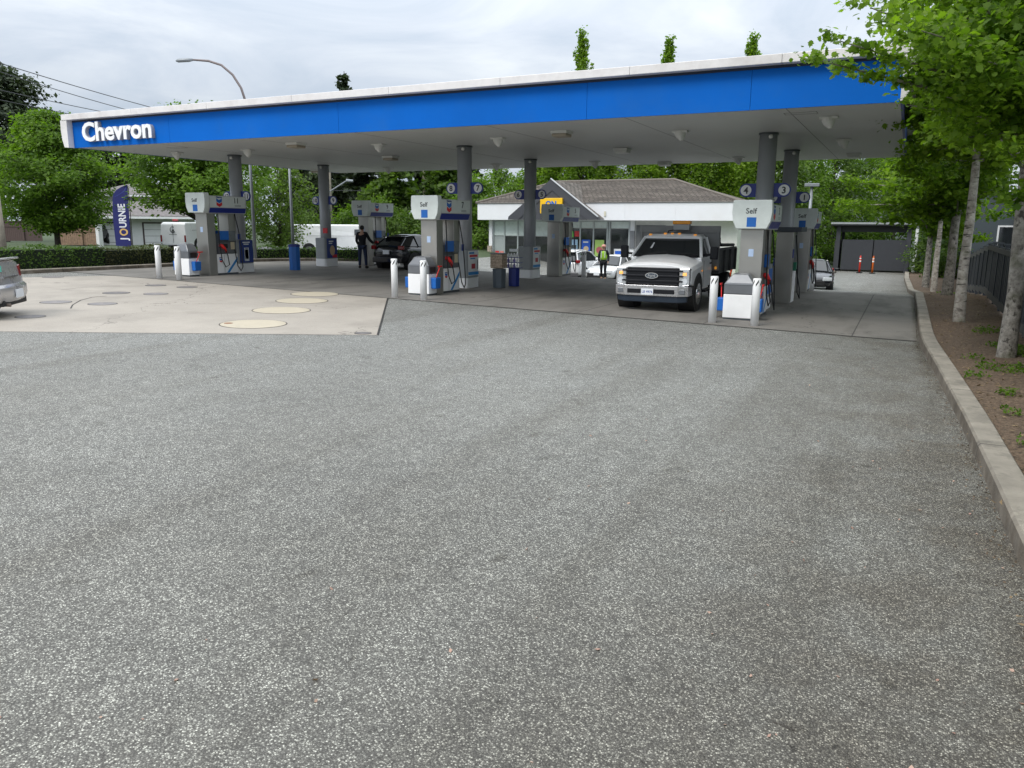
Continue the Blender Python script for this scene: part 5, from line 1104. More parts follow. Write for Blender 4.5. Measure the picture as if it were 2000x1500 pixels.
# ------------------------------------------------------------------ HEDGES
rng = np.random.default_rng(7)
def leaves_mesh(name, C, Nn, size, mt, shape='quad', jitter=.35, extra=None):
    """C: (n,3) centres; Nn: (n,3) rough normals; one small blade per centre"""
    n = len(C)
    nn = Nn+rng.normal(0, jitter, (n, 3)); nn /= np.linalg.norm(nn, axis=1)[:, None]+1e-9
    a = rng.normal(0, 1, (n, 3)); u = np.cross(nn, a); u /= np.linalg.norm(u, axis=1)[:, None]+1e-9; v = np.cross(nn, u)
    s = size*rng.uniform(.45, 1.4, n)
    if shape == 'quad': T = [(-.5, 0), (0, -.32), (.55, 0), (0, .32)]
    elif shape == 'maple': T = [(-.5, 0), (-.36, -.30), (-.20, -.34), (-.10, -.52), (.06, -.30), (.26, -.36), (.28, -.16), (.60, 0), (.28, .16), (.26, .36), (.06, .30), (-.10, .52), (-.20, .34), (-.36, .30)]
    else: T = [(-.5, -.1), (.5, 0), (-.5, .1)]
    k = len(T); V = np.zeros((n, k, 3))
    for i, (p, q) in enumerate(T):
        V[:, i] = C+u*(p*s)[:, None]+v*(q*s)[:, None]-nn*((abs(q)*.35+ (p*p)*.25)*s)[:, None]
    V = V.reshape(-1, 3)
    me = bpy.data.meshes.new(name); me.vertices.add(n*k); me.loops.add(n*k); me.polygons.add(n)
    me.vertices.foreach_set('co', V.ravel().astype(np.float32)); me.loops.foreach_set('vertex_index', np.arange(n*k, dtype=np.int32))
    me.polygons.foreach_set('loop_start', np.arange(0, n*k, k, dtype=np.int32)); me.polygons.foreach_set('loop_total', np.full(n, k, dtype=np.int32))
    me.update(calc_edges=True); me.materials.append(mt); return me
def hedge(name, line, w, h, label, mt, seed, n_per=520):
    o = Vector((line[0][0], line[0][1], ground(*line[0]))); e = empty(name, o, 0, label, 'hedge')
    b = MB(); C = []; Nn = []
    for (p, q) in zip(line, line[1:]):
        p = Vector(p); q = Vector(q); L_ = (q-p).length; t = (q-p)/L_; nr = Vector((t.y, -t.x))
        m = (p+q)/2; z = ground(m.x, m.y)
        b.box((m.x-o.x, m.y-o.y, z-o.z+h/2-.03), (L_, w-.12, h-.08), rz=math.atan2(t.y, t.x))
        for _ in range(int(n_per*L_)):
            s = rng.uniform(0, L_); f = rng.uniform(0, 1)
            lump = .05*math.sin(s*2.1+seed)+.04*math.sin(s*5.3+1)
            if f < .42: d = w/2; zz = rng.uniform(.02, h); nrm = (nr.x, nr.y, .2); d += lump*.6+rng.normal(0, .03)
            elif f < .60: d = -w/2; zz = rng.uniform(.02, h); nrm = (-nr.x, -nr.y, .2)
            else: d = rng.uniform(-w/2, w/2); zz = h+lump+rng.normal(0, .03)+(.06 if rng.random() < .06 else 0); nrm = (0, 0, 1)
            c = p+t*s+nr*d; C.append((c.x-o.x, c.y-o.y, z-o.z+zz)); Nn.append(nrm)
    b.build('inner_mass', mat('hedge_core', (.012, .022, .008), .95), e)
    me = leaves_mesh('foliage', np.array(C), np.array(Nn), .075, mt, jitter=.7); f = bpy.data.objects.new('foliage', me); COL.objects.link(f); f.parent = e
    return e
hedge('clipped_hedge', [(-28.6, 4), (-28.2, 12), (-27.75, 17.5), (-27.6, 20)], .95, .82, 'long clipped green hedge behind the silver car', leafE, 1, 620)
brownl = leaf_mat('hedge_brownish', (.05, .045, .022), (.09, .11, .035), .3)
hedge('clipped_hedge', [(-27.6, 20.05), (-27.45, 23.2)], .9, .74, 'brownish thinner end of the clipped hedge behind the left bollards', brownl, 3, 620)
hedge('clipped_hedge', [(-28.3, 25.2), (-27.9, 27.5), (-26.2, 30.3), (-23.8, 33.2)], .8, .60, 'low clipped hedge behind the lone blue bin', leafE, 5, 480)
# ------------------------------------------------------------------ HOUSES
roofg = mat('shingle_grey', (.17, .155, .155), .9, var=.3, scale=6, bump=.6, bscale=18)
roofd = mat('shingle_dark', (.055, .06, .07), .9, var=.3, scale=6)
hw = mat('house_white', (.66, .67, .68), .7)
hx = ray(268, 470)[:2]; hx /= np.linalg.norm(hx)
q = on_ground(268, 60); q.z = .6
ho = empty('garage_house', q, math.atan2(hx[1], hx[0])-math.pi/2, 'white house with grey roofs and two garage doors behind the banner', 'house')
b = MB(); b.bb(-3.6, 4.2, 0, 7, -.3, 2.05); b.build('wall', hw, ho)
def hiproof(x0, x1, y0, y1, z0, z1, inset, mt, parent, nm='roof'):
    b = MB(); ym = (y0+y1)/2; b.add([(x0, y0, z0), (x1, y0, z0), (x1, y1, z0), (x0, y1, z0), (x0+inset, ym, z1), (x1-inset, ym, z1), (x0, y0, z0-.16), (x1, y0, z0-.16), (x1, y1, z0-.16), (x0, y1, z0-.16)], [(0, 1, 5, 4), (1, 2, 5), (2, 3, 4, 5), (3, 0, 4), (9, 8, 7, 6), (6, 7, 1, 0), (7, 8, 2, 1), (8, 9, 3, 2), (9, 6, 0, 3)]); return b.build(nm, mt, parent)
rf1 = hiproof(-4.6, 5.2, -1.0, 6.8, 2.2, 3.35, 3.0, roofg, ho)
b = MB(); b.bb(-4.6, 5.2, -1.05, -.99, 1.98, 2.14); b.build('gutter', white, rf1)
b = MB(); b.bb(-3.0, 5.0, 4.2, 11, 2.3, 3.85); b.build('upper_wall', hw, ho)
rf2 = hiproof(-3.4, 6.6, 3.4, 12, 3.9, 4.9, 3.2, roofg, ho)
b = MB(); b.bb(-3.4, 6.6, 3.35, 3.39, 3.72, 3.86); b.build('gutter', white, rf2)
for x0, x1 in ((-2.6, -.5), (.55, 3.2)):
    b = MB(); b.bb(x0-.12, x1+.12, -.03, -.001, -.3, 1.72); d = b.build('garage_door_frame', mat('frame_brown', (.06, .04, .04), .6), ho)
    b = MB()
    for k in range(4): b.bb(x0, x1, -.06, -.031, -.25+k*.475, .2+k*.475)
    b.build('garage_door', hw, d)
b = MB(); b.bb(-1.3, -.5, 4.12, 4.19, 2.9, 3.7); b.bb(-.1, .3, 4.12, 4.19, 3.1, 3.7); b.build('window', glass, ho)
cedar = mat('cedar_fence', (.26, .17, .115), .8, var=.3, scale=6); cedr = mat('cedar_warm', (.38, .24, .13), .8, var=.25, scale=5)
def wfence(px0, px1, D, z0, h, mt, label, step=.14):
    p = on_ground(px0, D); r = on_ground(px1, D); e = empty('wooden_fence', (p.x, p.y, z0), math.atan2(r.y-p.y, r.x-p.x), label, 'fence'); Ln = (r-p).to_2d().length
    b = MB(); k = 0
    while k*step < Ln: b.box((k*step+step/2, 0, h/2), (step-.012, .025, h)); k += 1
    b.build('boards', mt, e)
    for x in np.arange(0, Ln+.1, max(1.6, Ln/3)): b = MB(); b.box((x, -.05, h/2+.08), (.12, .1, h+.16)); b.build('post', mt, e)
    b = MB(); b.box((Ln/2, -.03, h+.03), (Ln, .1, .06)); b.build('rail', mt, e); b = MB(); b.box((Ln/2, -.03, h-.35), (Ln, .04, .05)); b.build('rail', mt, e)
wfence(114, 188, 52, .8, 1.25, cedar, 'weathered brown board fence with a low dip beside the white house'); wfence(114, 160, 57, 1.0, 2.2, cedr, 'taller honey coloured fence behind the weathered one')
wfence(6, 80, 58, .9, 1.4, mat('fence_plum', (.09, .06, .055), .8), 'dark reddish fence in the shade under the big left tree')
b = MB(); p = on_ground(195, 50); e = empty('gate_post', (p.x, p.y, .6), 0, 'short white post at the end of the weathered fence', 'post'); b.box((0, 0, .75), (.28, .28, 1.5)); b.box((0, 0, 1.53), (.34, .34, .06)); b.build('shaft', white, e)
# houses behind the right fence
sid = mat('siding_grey', (.13, .135, .145), .7); sid2 = mat('siding_dark', (.05, .065, .075), .7); trimw = mat('trim_white', (.70, .71, .73), .6)
def house(loc, rz, w, d, h, rh, wall, roof, label, wins, gable_front=True):
    e = empty('house', loc, rz, label, 'house')
    b = MB(); b.bb(-w/2, w/2, 0, d, -.5, h)
    if gable_front: b.prism([(-w/2, h), (w/2, h), (0, h+rh)], 'y', 0.0, d)
    b.build('wall', wall, e)
    b = MB()
    for s in (-1, 1): b.add([(0, -.5, h+rh+.06), (0, d+.5, h+rh+.06), (s*(w/2+.5), d+.5, h-.35*rh/w*2+.06), (s*(w/2+.5), -.5, h-.35*rh/w*2+.06), (0, -.5, h+rh+.2), (0, d+.5, h+rh+.2), (s*(w/2+.5), d+.5, h-.35*rh/w*2+.2), (s*(w/2+.5), -.5, h-.35*rh/w*2+.2)], [(0, 1, 2, 3), (7, 6, 5, 4), (0, 3, 7, 4), (3, 2, 6, 7), (2, 1, 5, 6)])
    b.build('roof', roof, e)
    b = MB()
    for s in (-1, 1): b.bb(s*w/2-.09, s*w/2+.09, -.03, .09, -.5, h-.02)
    b.build('corner_trim', trimw, e)
    for x, z, ww, hh in wins:
        b = MB(); b.bb(x-ww/2-.1, x+ww/2+.1, -.06, -.005, z-.1, z+hh+.1); f = b.build('window', trimw, e)
        b = MB(); b.bb(x-ww/2, x-.03, -.07, -.061, z, z+hh); b.bb(x+.03, x+ww/2, -.07, -.061, z, z+hh); b.build('pane', glass, f)
    return e
house((4.0, 60, -.3), 0, 7.0, 9, 3.5, 2.0, sid2, roofd, 'dark slate house with white trim seen between the right hand trunks', [(2.0, 1.0, 1.6, 1.7), (-1.2, 1.3, .9, 1.4)])
house((10.8, 50, -.3), rad(-4), 9.0, 9, 4.4, 2.2, sid, roofd, 'grey house above the board fence at the far right', [(-2.0, 1.6, 1.4, 1.6), (1.4, 2.0, 1.4, 1.6)])
house((-3.5, 86, -.5), 0, 12.0, 9, 5.2, 4.6, mat('siding_pale', (.33, .35, .38), .7), mat('shingle_pale', (.20, .21, .24), .8), 'pale grey house rising behind the bin store', [(-1.0, 1.6, 1.9, 1.1), (-3.6, 3.6, 1.2, 1.4), (1.8, 4.2, 1.2, 1.4)])
house((-31, 88, -.5), 0, 8.0, 9, 6.3, 3.6, mat('siding_pale', (.33, .35, .38), .7), mat('shingle_pale', (.20, .21, .24), .8), 'grey gabled house peeking over the shop roof between the poplars', [(-1.0, 3.6, 1.0, 1.2)])
# ------------------------------------------------------------------ TREES
def tree(name, label, loc, H, crown, trunk_r, bk, mt, nb, nl, size, seed, shape='quad', clump=(.55, .3), z0=None, lean=(0, 0), droop=.1, group=None, cat='tree', flat=.9, fast=False, extra=None, up=.6, inner=.35):
    """crown = (radius x, radius y, bottom z, top z); limbs leave a tapered trunk and end in leafy clumps"""
    R = random.Random(seed); e = empty(name, loc, 0, label, cat, group)
    rx, ry, zb, zt = crown; b = MB()
    npt = 9; path = []; tz = zb+(zt-zb)*.82
    for i in range(npt):
        t = i/(npt-1); path.append(Vector((lean[0]*t+R.uniform(-.04, .04)*H*.1*(t > 0), lean[1]*t+R.uniform(-.04, .04)*H*.1*(t > 0), tz*t)))
    b.tube([(path[0].x, path[0].y, -.15)]+path[0:1]+path[1:], [trunk_r*1.35, trunk_r*1.12]+[trunk_r*(1-.85*i/(npt-1)) for i in range(1, npt)], 12)
    C = []; Nn = []; zc = (zb+zt)/2
    def env(z):   # crown half width at height z
        t = (z-zb)/(zt-zb)
        if t <= 0 or t >= 1: return 0
        if fast: return (math.sin(math.pi*min(1, t**.8*1.02))**.8)*(1-.35*t)
        return math.sin(math.pi*t**.75)**.6
    ends = []
    for i in range(nb):
        t = (i+R.random())/nb; z1 = zb+(zt-zb)*(t**.95); a = i*2.39996+R.uniform(-.5, .5); k = env(z1)*(R.uniform(.5, 1.18) if R.random() < .8 else R.uniform(.2, .6))
        end = Vector((lean[0]*z1/tz+rx*k*math.cos(a), lean[1]*z1/tz+ry*k*math.sin(a), z1-droop*rx*k*R.random()))
        zs = max(zb*.75, z1-rx*k*up-R.random()*.2*(zt-zb)*.5); ts = min(.98, zs/tz); idx = ts*(npt-1); i0 = int(idx); s = path[i0].lerp(path[min(i0+1, npt-1)], idx-i0)
        mid = s.lerp(end, .5)+Vector((R.uniform(-.1, .1)*rx, R.uniform(-.1, .1)*rx, .12*rx*k))
        if i % (1 if nb < 90 else 2) == 0: b.tube([s, mid, end], [trunk_r*.36*(1-ts*.6), trunk_r*.22*(1-ts*.5), .014], 5, caps=False)
        ends.append((end, mid, k))
    tk_ = b.build('trunk', bk, e, smooth=True)
    per = max(1, nl//nb)
    for end, mid, k in ends:
        cs = clump[0]*R.uniform(.6, 1.4); m = int(per*cs/clump[0])
        if fast and end.z > zt*.74: m = int(m*.33); cs *= .55
        P = rng.normal(0, 1, (m, 3))*np.array([cs, cs, cs*clump[1]/clump[0]])*.62
        along = rng.random(m)**1.5*(.55 if not fast else .3)
        base = np.array(end)[None, :]*(1-along)[:, None]+np.array(mid)[None, :]*along[:, None]
        C.append(base+P); out = np.array([end.x-lean[0]*.5, end.y-lean[1]*.5, 0.0]); out /= (np.linalg.norm(out)+1e-6)
        Nn.append(np.tile(np.array([out[0]*.45, out[1]*.45, flat]), (m, 1)))
    if extra:
        for (P0, P1, m, cs) in extra:    # named boughs: (start, end, leaves, spread)
            b2 = MB(); b2.tube([P0, Vector(P0).lerp(Vector(P1), .5)+Vector((0, 0, .12)), P1], [.045, .03, .008], 6); b2.build('bough', bk, tk_)
            t = np.clip(np.round(rng.random(m)**.8*9)/9+rng.normal(0, .025, m), 0, 1.02); L0 = np.array(P0)[None, :]*(1-t)[:, None]+np.array(P1)[None, :]*t[:, None]
            L0[:, 2] += .12*4*(t*(1-t)); sd_ = np.array([[math.sin(q*57), math.cos(q*91), .6*math.sin(q*33)] for q in np.round(t*9)])*cs*.9; C.append(L0+sd_+rng.normal(0, 1, (m, 3))*cs*.72*np.array([1, 1, .7])); Nn.append(np.tile(np.array([0, -.3, .8]), (m, 1)))
    me = leaves_mesh('crown', np.concatenate(C), np.concatenate(Nn), size, mt, shape, jitter=.55); o = bpy.data.objects.new('crown', me); COL.objects.link(o); o.parent = e
    return e
def conifer(name, label, loc, H, r, nl, seed, mt=leafD, z0=1.0, group=None, size=.42):
    R = random.Random(seed); e = empty(name, loc, 0, label, 'tree', group); b = MB(); b.tube([(0, 0, -.3), (0, 0, H*.5), (0, 0, H)], [H*.018, H*.012, .03], 9)
    C = []; Nn = []; tiers = int(H*1.7)
    for i in range(tiers):
        t = i/tiers; z = z0+(H-z0)*t
        for k in range(R.randint(4, 7)):
            a = R.uniform(0, 6.28); rr = r*(1-t)**.85*R.uniform(.55, 1.1)+.15; end = Vector((rr*math.cos(a), rr*math.sin(a), z-rr*.25*R.uniform(.3, 1.3)))
            if R.random() < .5: b.tube([(0, 0, z), end], [.05, .01], 4, caps=False)
            m = int(nl/tiers/5*(.4+rr/r)); s = rng.random(m)**.7; P = np.array([0, 0, z])[None, :]*(1-s)[:, None]+np.array(end)[None, :]*s[:, None]
            P = P+rng.normal(0, 1, (m, 3))*np.array([.16, .16, .10])*(1+rr*.35); C.append(P); Nn.append(np.tile(np.array([math.cos(a)*.3, math.sin(a)*.3, .8]), (m, 1)))
    b.build('trunk', barkd, e, smooth=True)
    me = leaves_mesh('crown', np.concatenate(C), np.concatenate(Nn), size, mt, 'quad', jitter=.6); o = bpy.data.objects.new('crown', me); COL.objects.link(o); o.parent = e; return e
def G(px, D, z=None):
    p = on_ground(px, D); 
    if z is not None: p.z = z
    return p
def ztop(px, py, D):  # world height of an image point at camera distance D
    d = ray(px, py); return CAM_Z+d[2]*D
tree('street_maple', 'broad leafy maple at the left edge behind the hedge', G(112, 44, .5), 8, (3.5, 3.2, 1.5, 7.6), .17, barkd, leafB, 130, 40000, .18, 11, clump=(.62, .30))
tree('street_maple', 'wide spreading maple behind pump 11, branches hanging low', G(392, 42, .5), 8.6, (3.7, 3.2, 2.5, 7.55), .16, barkd, leafB, 130, 36000, .18, 12, clump=(.62, .28))
tree('street_maple', 'leafy tree filling the gap between the two left columns', G(470, 50, .4), 8, (2.4, 2.4, 1.0, 6.8), .12, barkd, leafB, 60, 9000, .18, 13, clump=(.55, .35))
tree('lime_tree', 'slender yellow green tree left of the second column', G(548, 47, .4), 7.5, (2.0, 2.0, .7, 6.6), .09, barkd, leafC, 80, 11000, .16, 14, clump=(.42, .45))
tree('pine_tree', 'dark pine standing high behind the left maple', G(12, 66, .4), 16, (4.2, 4.2, 6, 14.6), .3, barkd, leafD, 70, 26000, .34, 21, clump=(.95, .42), group='dark evergreens across the street')
tree('pine_tree', 'dark pine between the left maple and the banner', G(232, 80, .4), 12, (4.6, 4.2, 3, 11.8), .3, barkd, leafD, 60, 20000, .36, 22, clump=(.95, .42), group='dark evergreens across the street')
conifer('fir_tree', 'pointed fir whose tip shows above the canopy roof', G(683, 78, .3), 16.3, 3.0, 9000, 23, group='dark evergreens across the street', size=.5)
for i, (px, D, H, r, mt, lab) in enumerate([(598, 76, 12, 3.6, leafD, 'dark evergreen just right of the slender lime tree'), (640, 66, 11, 3.2, leafD, 'evergreen behind the second column'), (720, 70, 12.5, 3.8, leafD, 'evergreen above the person in dark clothes'), (772, 64, 11, 3.5, leafF, 'drooping green cedar above the dark hatchback'), (820, 74, 13, 4, leafD, 'tall dark evergreen behind pump 7'), (868, 66, 11.5, 3.6, leafF, 'greenish cedar touching the third column'), (905, 80, 13, 4.2, leafD, 'dark evergreen hidden mostly by the third column')]):
    conifer('cedar_tree', lab, G(px, D, .1), H, r, 11000, 30+i, mt, .3, 'dark evergreens across the street', .46)
for i, (px, D, lab) in enumerate([(600, 58, 'round bush behind the low hedge'), (690, 57, 'leafy bush above the white cargo van roof'), (745, 56, 'olive bush left of the dark hatchback roof'), (800, 57, 'dense bush right above the dark hatchback'), (850, 58, 'shaggy bush just left of pump 7')]):
    tree('bush', lab, G(px, D, 0), 4, (2.4, 2.0, -.3, 2.9+.5*(i % 3)), .07, barkd, [leafF, leafA, leafF][i % 3], 36, 6000, .19, 50+i, clump=(.55, .45), cat='bush')
for i, (px, D, lab, h) in enumerate([(935, 58, 'light green tree at the left end of the shop', 6.0), (975, 62, 'tree over the left roof end of the shop', 7.2), (900, 62, 'leafy tree behind pump 7', 5.6), (1010, 68, 'tree standing behind the shop gable', 6.8)]):
    tree('garden_tree', lab, G(px, D, -.5), h, (2.6, 2.6, .1, h), .12, barkd, leafB if i != 2 else leafF, 60, 9000, .2, 60+i, clump=(.5, .45))
# columnar trees behind the shop and along the back
pop = tree('columnar_tree', 'tall columnar tree whose tip shows left over the canopy', (0, 0, 0), 16.5, (1.75, 1.75, .6, 17.2), .16, barkd, leafN, 170, 24000, .21, 70, clump=(.42, .8), fast=True, up=2.0, flat=.3, group='columnar trees behind the shop',
            extra=[((0, 0, 12.4), (.45, .1, 16.6), 330, .10), ((0, 0, 12.6), (-.5, 0, 15.9), 300, .10), ((.1, 0, 12.2), (.85, .2, 14.9), 240, .10), ((0, 0, 11.6), (-1.1, .1, 14.2), 200, .09), ((0, 0, 13), (.05, -.3, 17.3), 300, .10)])
spots = [(1128, 62, .91, 'tall columnar tree whose tip shows left over the canopy'), (1290, 64, 1.0, 'tall columnar tree whose tips show in the middle above the canopy'), (1446, 64, 1.015, 'tall columnar tree whose tip shows right above the canopy'),
         (1050, 66, .82, 'columnar tree above the peak of the shop gable'), (1090, 64, .80, 'columnar tree right of the gable peak'), (1172, 64, .78, 'columnar tree left of the grey gabled house'), (1248, 62, .80, 'columnar tree right of the grey gabled house'), (1335, 64, .80, 'columnar tree over the right end of the roof ridge'), (1382, 62, .86, 'columnar tree above the right roof slope'), (1470, 60, .85, 'columnar tree left of the near right column'), (1412, 68, .8, 'columnar tree between the roof and pump 4')]
for i, (px, D, s, lab) in enumerate(spots):
    g0 = G(px, D, -.72)
    if i == 0: pop.location = g0
    else: clone(pop, g0, i*1.3, lab, (1.0+.06*((i*7) % 3), 1.0+.06*((i*5) % 3), s))
for i, (px, D, h, r, lab) in enumerate([(1560, 62, 11, 3.2, 'leafy tree behind the twin right columns'), (1620, 66, 12, 3.4, 'leafy tree behind the lot lamp'), (1690, 72, 12, 3.6, 'leafy tree behind the bin store roof'), (1745, 66, 12, 3.4, 'leafy tree over the right side of the bin store'), (1520, 58, 9, 2.8, 'leafy tree between the two right hand columns'), (1590, 74, 13, 3.6, 'tall leafy tree farthest behind the lot lamp')]):
    tree('back_tree', lab, G(px, D, -.7), h, (r, r, .2, h), .16, barkd, [leafB, leafF, leafB][i % 3], 100, 15000, .22, 80+i, clump=(.5, .45), group='trees behind the shop yard')
for i, (x, y, h, lab) in enumerate([(1.4, 58.5, 3.2, 'dark shrub right of the bin store'), (-6.6, 55, 3.0, 'dark shrub left of the bin store'), (-8.5, 56, 2.6, 'dark shrub behind the black parked car'), (2.2, 54, 2.4, 'low shrub at the end of the row of trunks')]):
    tree('shrub', lab, (x, y, ground(x, y)), h, (1.4, 1.4, -.1, h), .06, barkd, leafF, 30, 5000, .15, 90+i, clump=(.35, .35), cat='shrub')
# row of maples along the kerb on the right
def mz(x, y): return bedz(x, y)
def bough(loc, P0, tg, n, sp):     # bough from the trunk at P0 towards a point of the place seen at (px, py, distance)
    d = ray(tg[0], tg[1])*tg[2]; return (P0, (d[0]-loc[0], d[1]-loc[1], d[2]+CAM_Z-loc[2]), n, sp)
L1 = (1.72, 15.9, mz(1.7, 15.9))
near = tree('kerb_maple', 'nearest maple in the row on the right, rough grey trunk leaning right', L1, 8.5, (2.3, 2.9, 3.95, 9.6), .14, bark, leafN, 150, 42000, .098, 101, 'maple', clump=(.42, .24), lean=(-.12, .1), droop=.15, up=.5,
            extra=[bough(L1, (.2, 0, 3.7), (1600, 118, 11.5), 714, .12), bough(L1, (.2, 0, 3.9), (1640, 80, 11.2), 714, .12), bough(L1, (.2, 0, 4.3), (1700, 15, 11), 884, .18), bough(L1, (.2, 0, 3.7), (1765, 150, 12), 646, .16), bough(L1, (.2, 0, 3.6), (1770, 205, 12.5), 255, .10),
                   bough(L1, (.2, 0, 3.8), (1850, 190, 11.5), 1105, .24), bough(L1, (.2, 0, 3.6), (1880, 270, 12), 1020, .22), bough(L1, (.2, 0, 4.4), (1800, 60, 10.5), 1530, .28), bough(L1, (.3, 0, 4.2), (1930, 120, 10.5), 2040, .3), bough(L1, (.3, 0, 3.4), (1985, 300, 11.2), 612, .17), bough(L1, (.3, 0, 2.9), (1975, 395, 12), 340, .12)])
for i, (x, y) in enumerate([(2.35, 9.3), (2.5, 3.2), (2.5, -3.0)]):  # mostly unseen trees added along the row to shade the near asphalt
    tree('kerb_maple', ['maple of the row beside the camera, only upper leaves near the top right corner', 'maple of the row standing level with the camera', 'maple of the row behind the camera'][i], (x, y, mz(x, y)), 9, (2.4, 2.7, 5.1, 10.2), .15, bark, leafN, 90, 16000, .13, 120+i, 'maple', clump=(.45, .26), droop=.05, up=.5)
L2 = (1.26, 21.3, mz(1.26, 21.3))
second = tree('kerb_maple', 'second maple in the row, pale birch like trunk', L2, 9, (1.9, 2.7, 4.2, 10.5), .125, barkw, leafN, 130, 30000, .12, 102, 'maple', clump=(.42, .26), lean=(-.1, .1), droop=.15, up=.5,
            extra=[bough(L2, (.1, .1, 3.9), (1790, 300, 20), 1190, .25), bough(L2, (.1, .2, 3.7), (1830, 330, 22), 1190, .28), bough(L2, (.1, .1, 3.8), (1950, 330, 20), 1020, .25), bough(L2, (.1, -.1, 4.2), (1780, 230, 19), 1190, .25), bough(L2, (.1, -.1, 4.2), (1860, 250, 21.5), 1190, .25)])
L3 = (1.35, 30.5, mz(1.35, 30.5))
third = tree('kerb_maple', 'third maple in the row with a dark forked trunk', L3, 9, (2.0, 2.7, 3.4, 10), .17, bark, leafN, 130, 22000, .15, 103, 'maple', clump=(.45, .3), lean=(.1, 0), droop=.2, up=.5,
             extra=[bough(L3, (0, -.1, 2.9), (1770, 405, 27), 850, .28), bough(L3, (0, -.1, 2.9), (1840, 400, 27.5), 850, .28), bough(L3, (0, -.1, 2.7), (1735, 430, 28), 544, .2), bough(L3, (0, 0, 3.3), (1760, 360, 30), 680, .28)])
for i, (x, y, lab) in enumerate([(1.2, 38.6, 'fourth maple in the row, slim pale trunk'), (1.0, 44.5, 'fifth maple in the row, thin leaning trunk near the kerb end'), (1.5, 50.5, 'last slim maple of the row by the fence end')]):
    c = clone(second if i != 1 else third, (x, y, mz(x, y)), 1.7+2*i, lab, (.95, .95, .95))
# ------------------------------------------------------------------ POLES AND WIRES
def pole(name, px, D, z0, h, r, mt, label, cat='utility pole'):
    e = empty(name, G(px, D, z0), 0, label, cat); b = MB(); b.tube([(0, 0, 0), (0, 0, h)], [r, r*.72], 12); b.build('shaft', mt, e, smooth=True); return e
wood = mat('pole_wood', (.27, .24, .19), .85, var=.2, scale=5)
wd = ray(4, 470)
p1 = pole('utility_pole', 4, 34, .6, ztop(4, 380, 34)-.6, .17, wood, 'cut grey wooden pole at the left edge')
pole('utility_pole', 648, 62, 0, 9.5, .15, wood, 'brown wooden pole beside the second column')
p3 = pole('utility_pole', 830, 68, 0, 10.5, .14, wood, 'thin wooden pole above pump 7')
def lampost(px, D, z0, h, arm, label, reach, armdir, r=.08, head=True):
    e = empty('street_lamp', G(px, D, z0), 0, label, 'street lamp'); b = MB(); b.tube([(0, 0, 0), (0, 0, h)], [r, r*.7], 12); b.build('post', galv, e, smooth=True)
    if arm:
        P = [Vector((armdir.x*u*reach, armdir.y*u*reach, h+v)) for u, v in arm]; b = MB(); b.tube(P, [r*.65]*(len(P)-1)+[r*.5], 8); b.build('arm', mat('arm_rust', (.20, .17, .17), .6, metal=.3), e, smooth=True)
        q = P[-1]; b = MB(); d = armdir; b.tube([q, q+d*.2+Vector((0, 0, -.01)), q+d*.65+Vector((0, 0, -.04)), q+d*.75+Vector((0, 0, -.05))], [.05, .085, .08, .03], 10); b.build('lamp_head', galv, e, smooth=True)
    return e
right = Vector((RC[0][0], RC[1][0], 0)).normalized()
h0 = ztop(482, 212, 36)-.6
lampost(497, 36, .6, h0, [(0, 0), (.09, .7), (.24, 1.25), (.45, 1.65), (.7, 1.82), (1, 1.86)], 'street lamp with long curved arm rising over the canopy', 2.25, -right)
lampost(572, 38, .5, 5.3, None, 'plain grey steel post beside the lone blue bin', 0, right)
h2 = ztop(655, 376, 58)
e = empty('street_lamp', G(646, 58, 0), 0, 'small street lamp on a slanting arm behind the second column', 'street lamp'); b = MB(); b.tube([(0, 0, 0), (0, 0, h2)], .07, 8); b.build('post', galv, e)
b = MB(); z2 = ztop(684, 354, 58)-0; b.tube([(0, 0, h2), tuple(right*1.35+Vector((0, 0, z2)))], .05, 6); b.tube([tuple(right*1.3+Vector((0, 0, z2))), tuple(right*1.8+Vector((0, 0, z2-.03)))], [.12, .09], 8); b.build('arm', galv, e)
def wire(name, a, c, sag, label, r=.012):
    b = MB(); a = Vector(a); c = Vector(c); b.tube([Vector((0, 0, 0)).lerp(c-a, t)-Vector((0, 0, sag*4*t*(1-t))) for t in [i/14 for i in range(15)]], r, 5)
    o = b.build(name, mat('cable', (.10, .10, .11), .6), loc=a); return tag(o, label, 'overhead wire')
def at(px, py, D): d = ray(px, py)*D; return (d[0], d[1], d[2]+CAM_Z)
wire('overhead_wire', at(-120, 85, 34), at(520, 262, 62), .3, 'topmost overhead wire sloping down toward the canopy', .022); wire('overhead_wire', at(-120, 100, 34), at(520, 270, 62), .5, 'second overhead wire just below the topmost', .020)
wire('overhead_wire', at(-120, 148, 34), at(420, 255, 60), .2, 'third overhead wire in front of the dark pine', .020); wire('overhead_wire', at(-120, 168, 34), at(420, 262, 60), .3, 'lowest overhead wire in front of the dark pine', .018)
wire('overhead_wire', at(640, 372, 62), at(960, 366, 68), .1, 'slack wire behind the canopy between the wooden poles', .015)
# lamp head peeking at the left edge
e = empty('street_lamp', G(-28, 34, .6), 0, 'street lamp whose head just enters at the upper left edge', 'street lamp')
b = MB(); zz = ztop(-5, 118, 34)-.6; b.tube([(0, 0, 0), (0, 0, zz)], [.1, .07], 10); b.build('post', galv, e)
b = MB(); b.tube([(0, 0, zz), tuple(right*.5+Vector((0, 0, zz+.02))), tuple(right*.78+Vector((0, 0, zz-.02)))], [.04, .1, .06], 8); b.build('lamp_head', mat('arm_rust', (.20, .17, .17), .6), e)
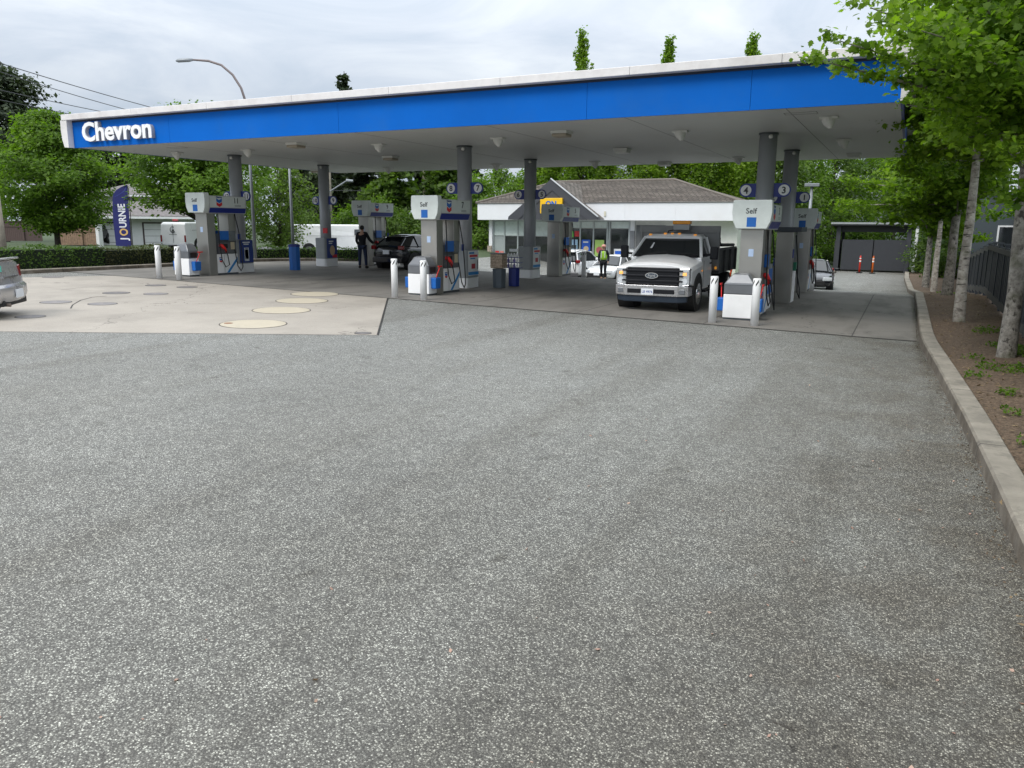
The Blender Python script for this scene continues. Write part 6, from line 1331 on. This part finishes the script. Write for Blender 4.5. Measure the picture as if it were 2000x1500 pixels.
# ------------------------------------------------------------------ small ground growth and litter
def weeds(x, y, r, n, label, h=.10):
    C = []; Nn = []
    for _ in range(n):
        a = rng.uniform(0, 6.28); q = r*math.sqrt(rng.random()); px_, py_ = q*math.cos(a), q*math.sin(a)
        C.append((px_, py_, bedz(x+px_, y+py_)-bedz(x, y)+rng.uniform(.01, h))); Nn.append((rng.normal(0, .6), rng.normal(0, .6), .8))
    me = leaves_mesh('weeds', np.array(C), np.array(Nn), .055, leafB, 'quad'); o = bpy.data.objects.new('weeds', me); COL.objects.link(o); o.location = (x, y, bedz(x, y)); o['kind'] = 'stuff'
for x, y, r, n in [(1.35, 9.3, .16, 90), (1.5, 8.2, .14, 60), (1.3, 10.9, .12, 40), (1.6, 14.6, .45, 260), (2.0, 17.2, .5, 420), (1.9, 16.3, .3, 200), (1.1, 13.4, .2, 60), (1.4, 12.2, .15, 50), (1.7, 19.5, .3, 150), (1.6, 33, .5, 200), (1.5, 7.2, .2, 80), (1.2, 15.5, .2, 60)]: weeds(x, y, r, n, '')
C = []; 
for _ in range(2600):
    x = rng.uniform(.75, 3.0); y = rng.uniform(2, 34); C.append((x, y, bedz(x, y)+.012))
me = leaves_mesh('leaf_litter', np.array(C), np.tile([0, 0, 1.], (len(C), 1)), .05, leaf_mat('litter', (.14, .09, .05), (.32, .24, .14), .1), 'quad', .25); o = bpy.data.objects.new('leaf_litter', me); COL.objects.link(o); o['kind'] = 'stuff'
C = []
for _ in range(900):
    y = 1.5+rng.random()*24; x = kx(y)-abs(rng.normal(0, .09))-.01; C.append((x, y, ground(x, y)+.006))
me = leaves_mesh('kerb_debris', np.array(C), np.tile([0, 0, 1.], (len(C), 1)), .022, leaf_mat('debris', (.05, .035, .022), (.20, .14, .09), .05), 'quad', .3); o = bpy.data.objects.new('kerb_debris', me); COL.objects.link(o); o['kind'] = 'stuff'
C = []
for _ in range(150):
    y = 1.6+rng.random()**1.5*14; x = kx(y)-abs(rng.normal(0, .9))-.03 if rng.random() < .6 else rng.uniform(-4, .8); C.append((x, y, ground(x, y)+.008))
me = leaves_mesh('fallen_bits', np.array(C), np.tile([0, 0, 1.], (len(C), 1)), .028, leaf_mat('bits', (.30, .16, .13), (.58, .42, .33), .1), 'quad', .3); o = bpy.data.objects.new('fallen_bits', me); COL.objects.link(o); o['kind'] = 'stuff'
for i, (px, py, lab) in enumerate([(1665, 1363, 'thin curved twig on the asphalt at lower right'), (1530, 1418, 'faint thin twig near the bottom edge')]):
    q = atz(px, py, .008); b = MB(); b.tube([(-.05, .01, 0), (-.01, .0, .004), (.03, -.012, .002), (.06, -.01, 0)], .0016, 5); o = b.build('twig', barkd, loc=q); tag(o, lab, 'twig')
bpy.context.view_layer.update()
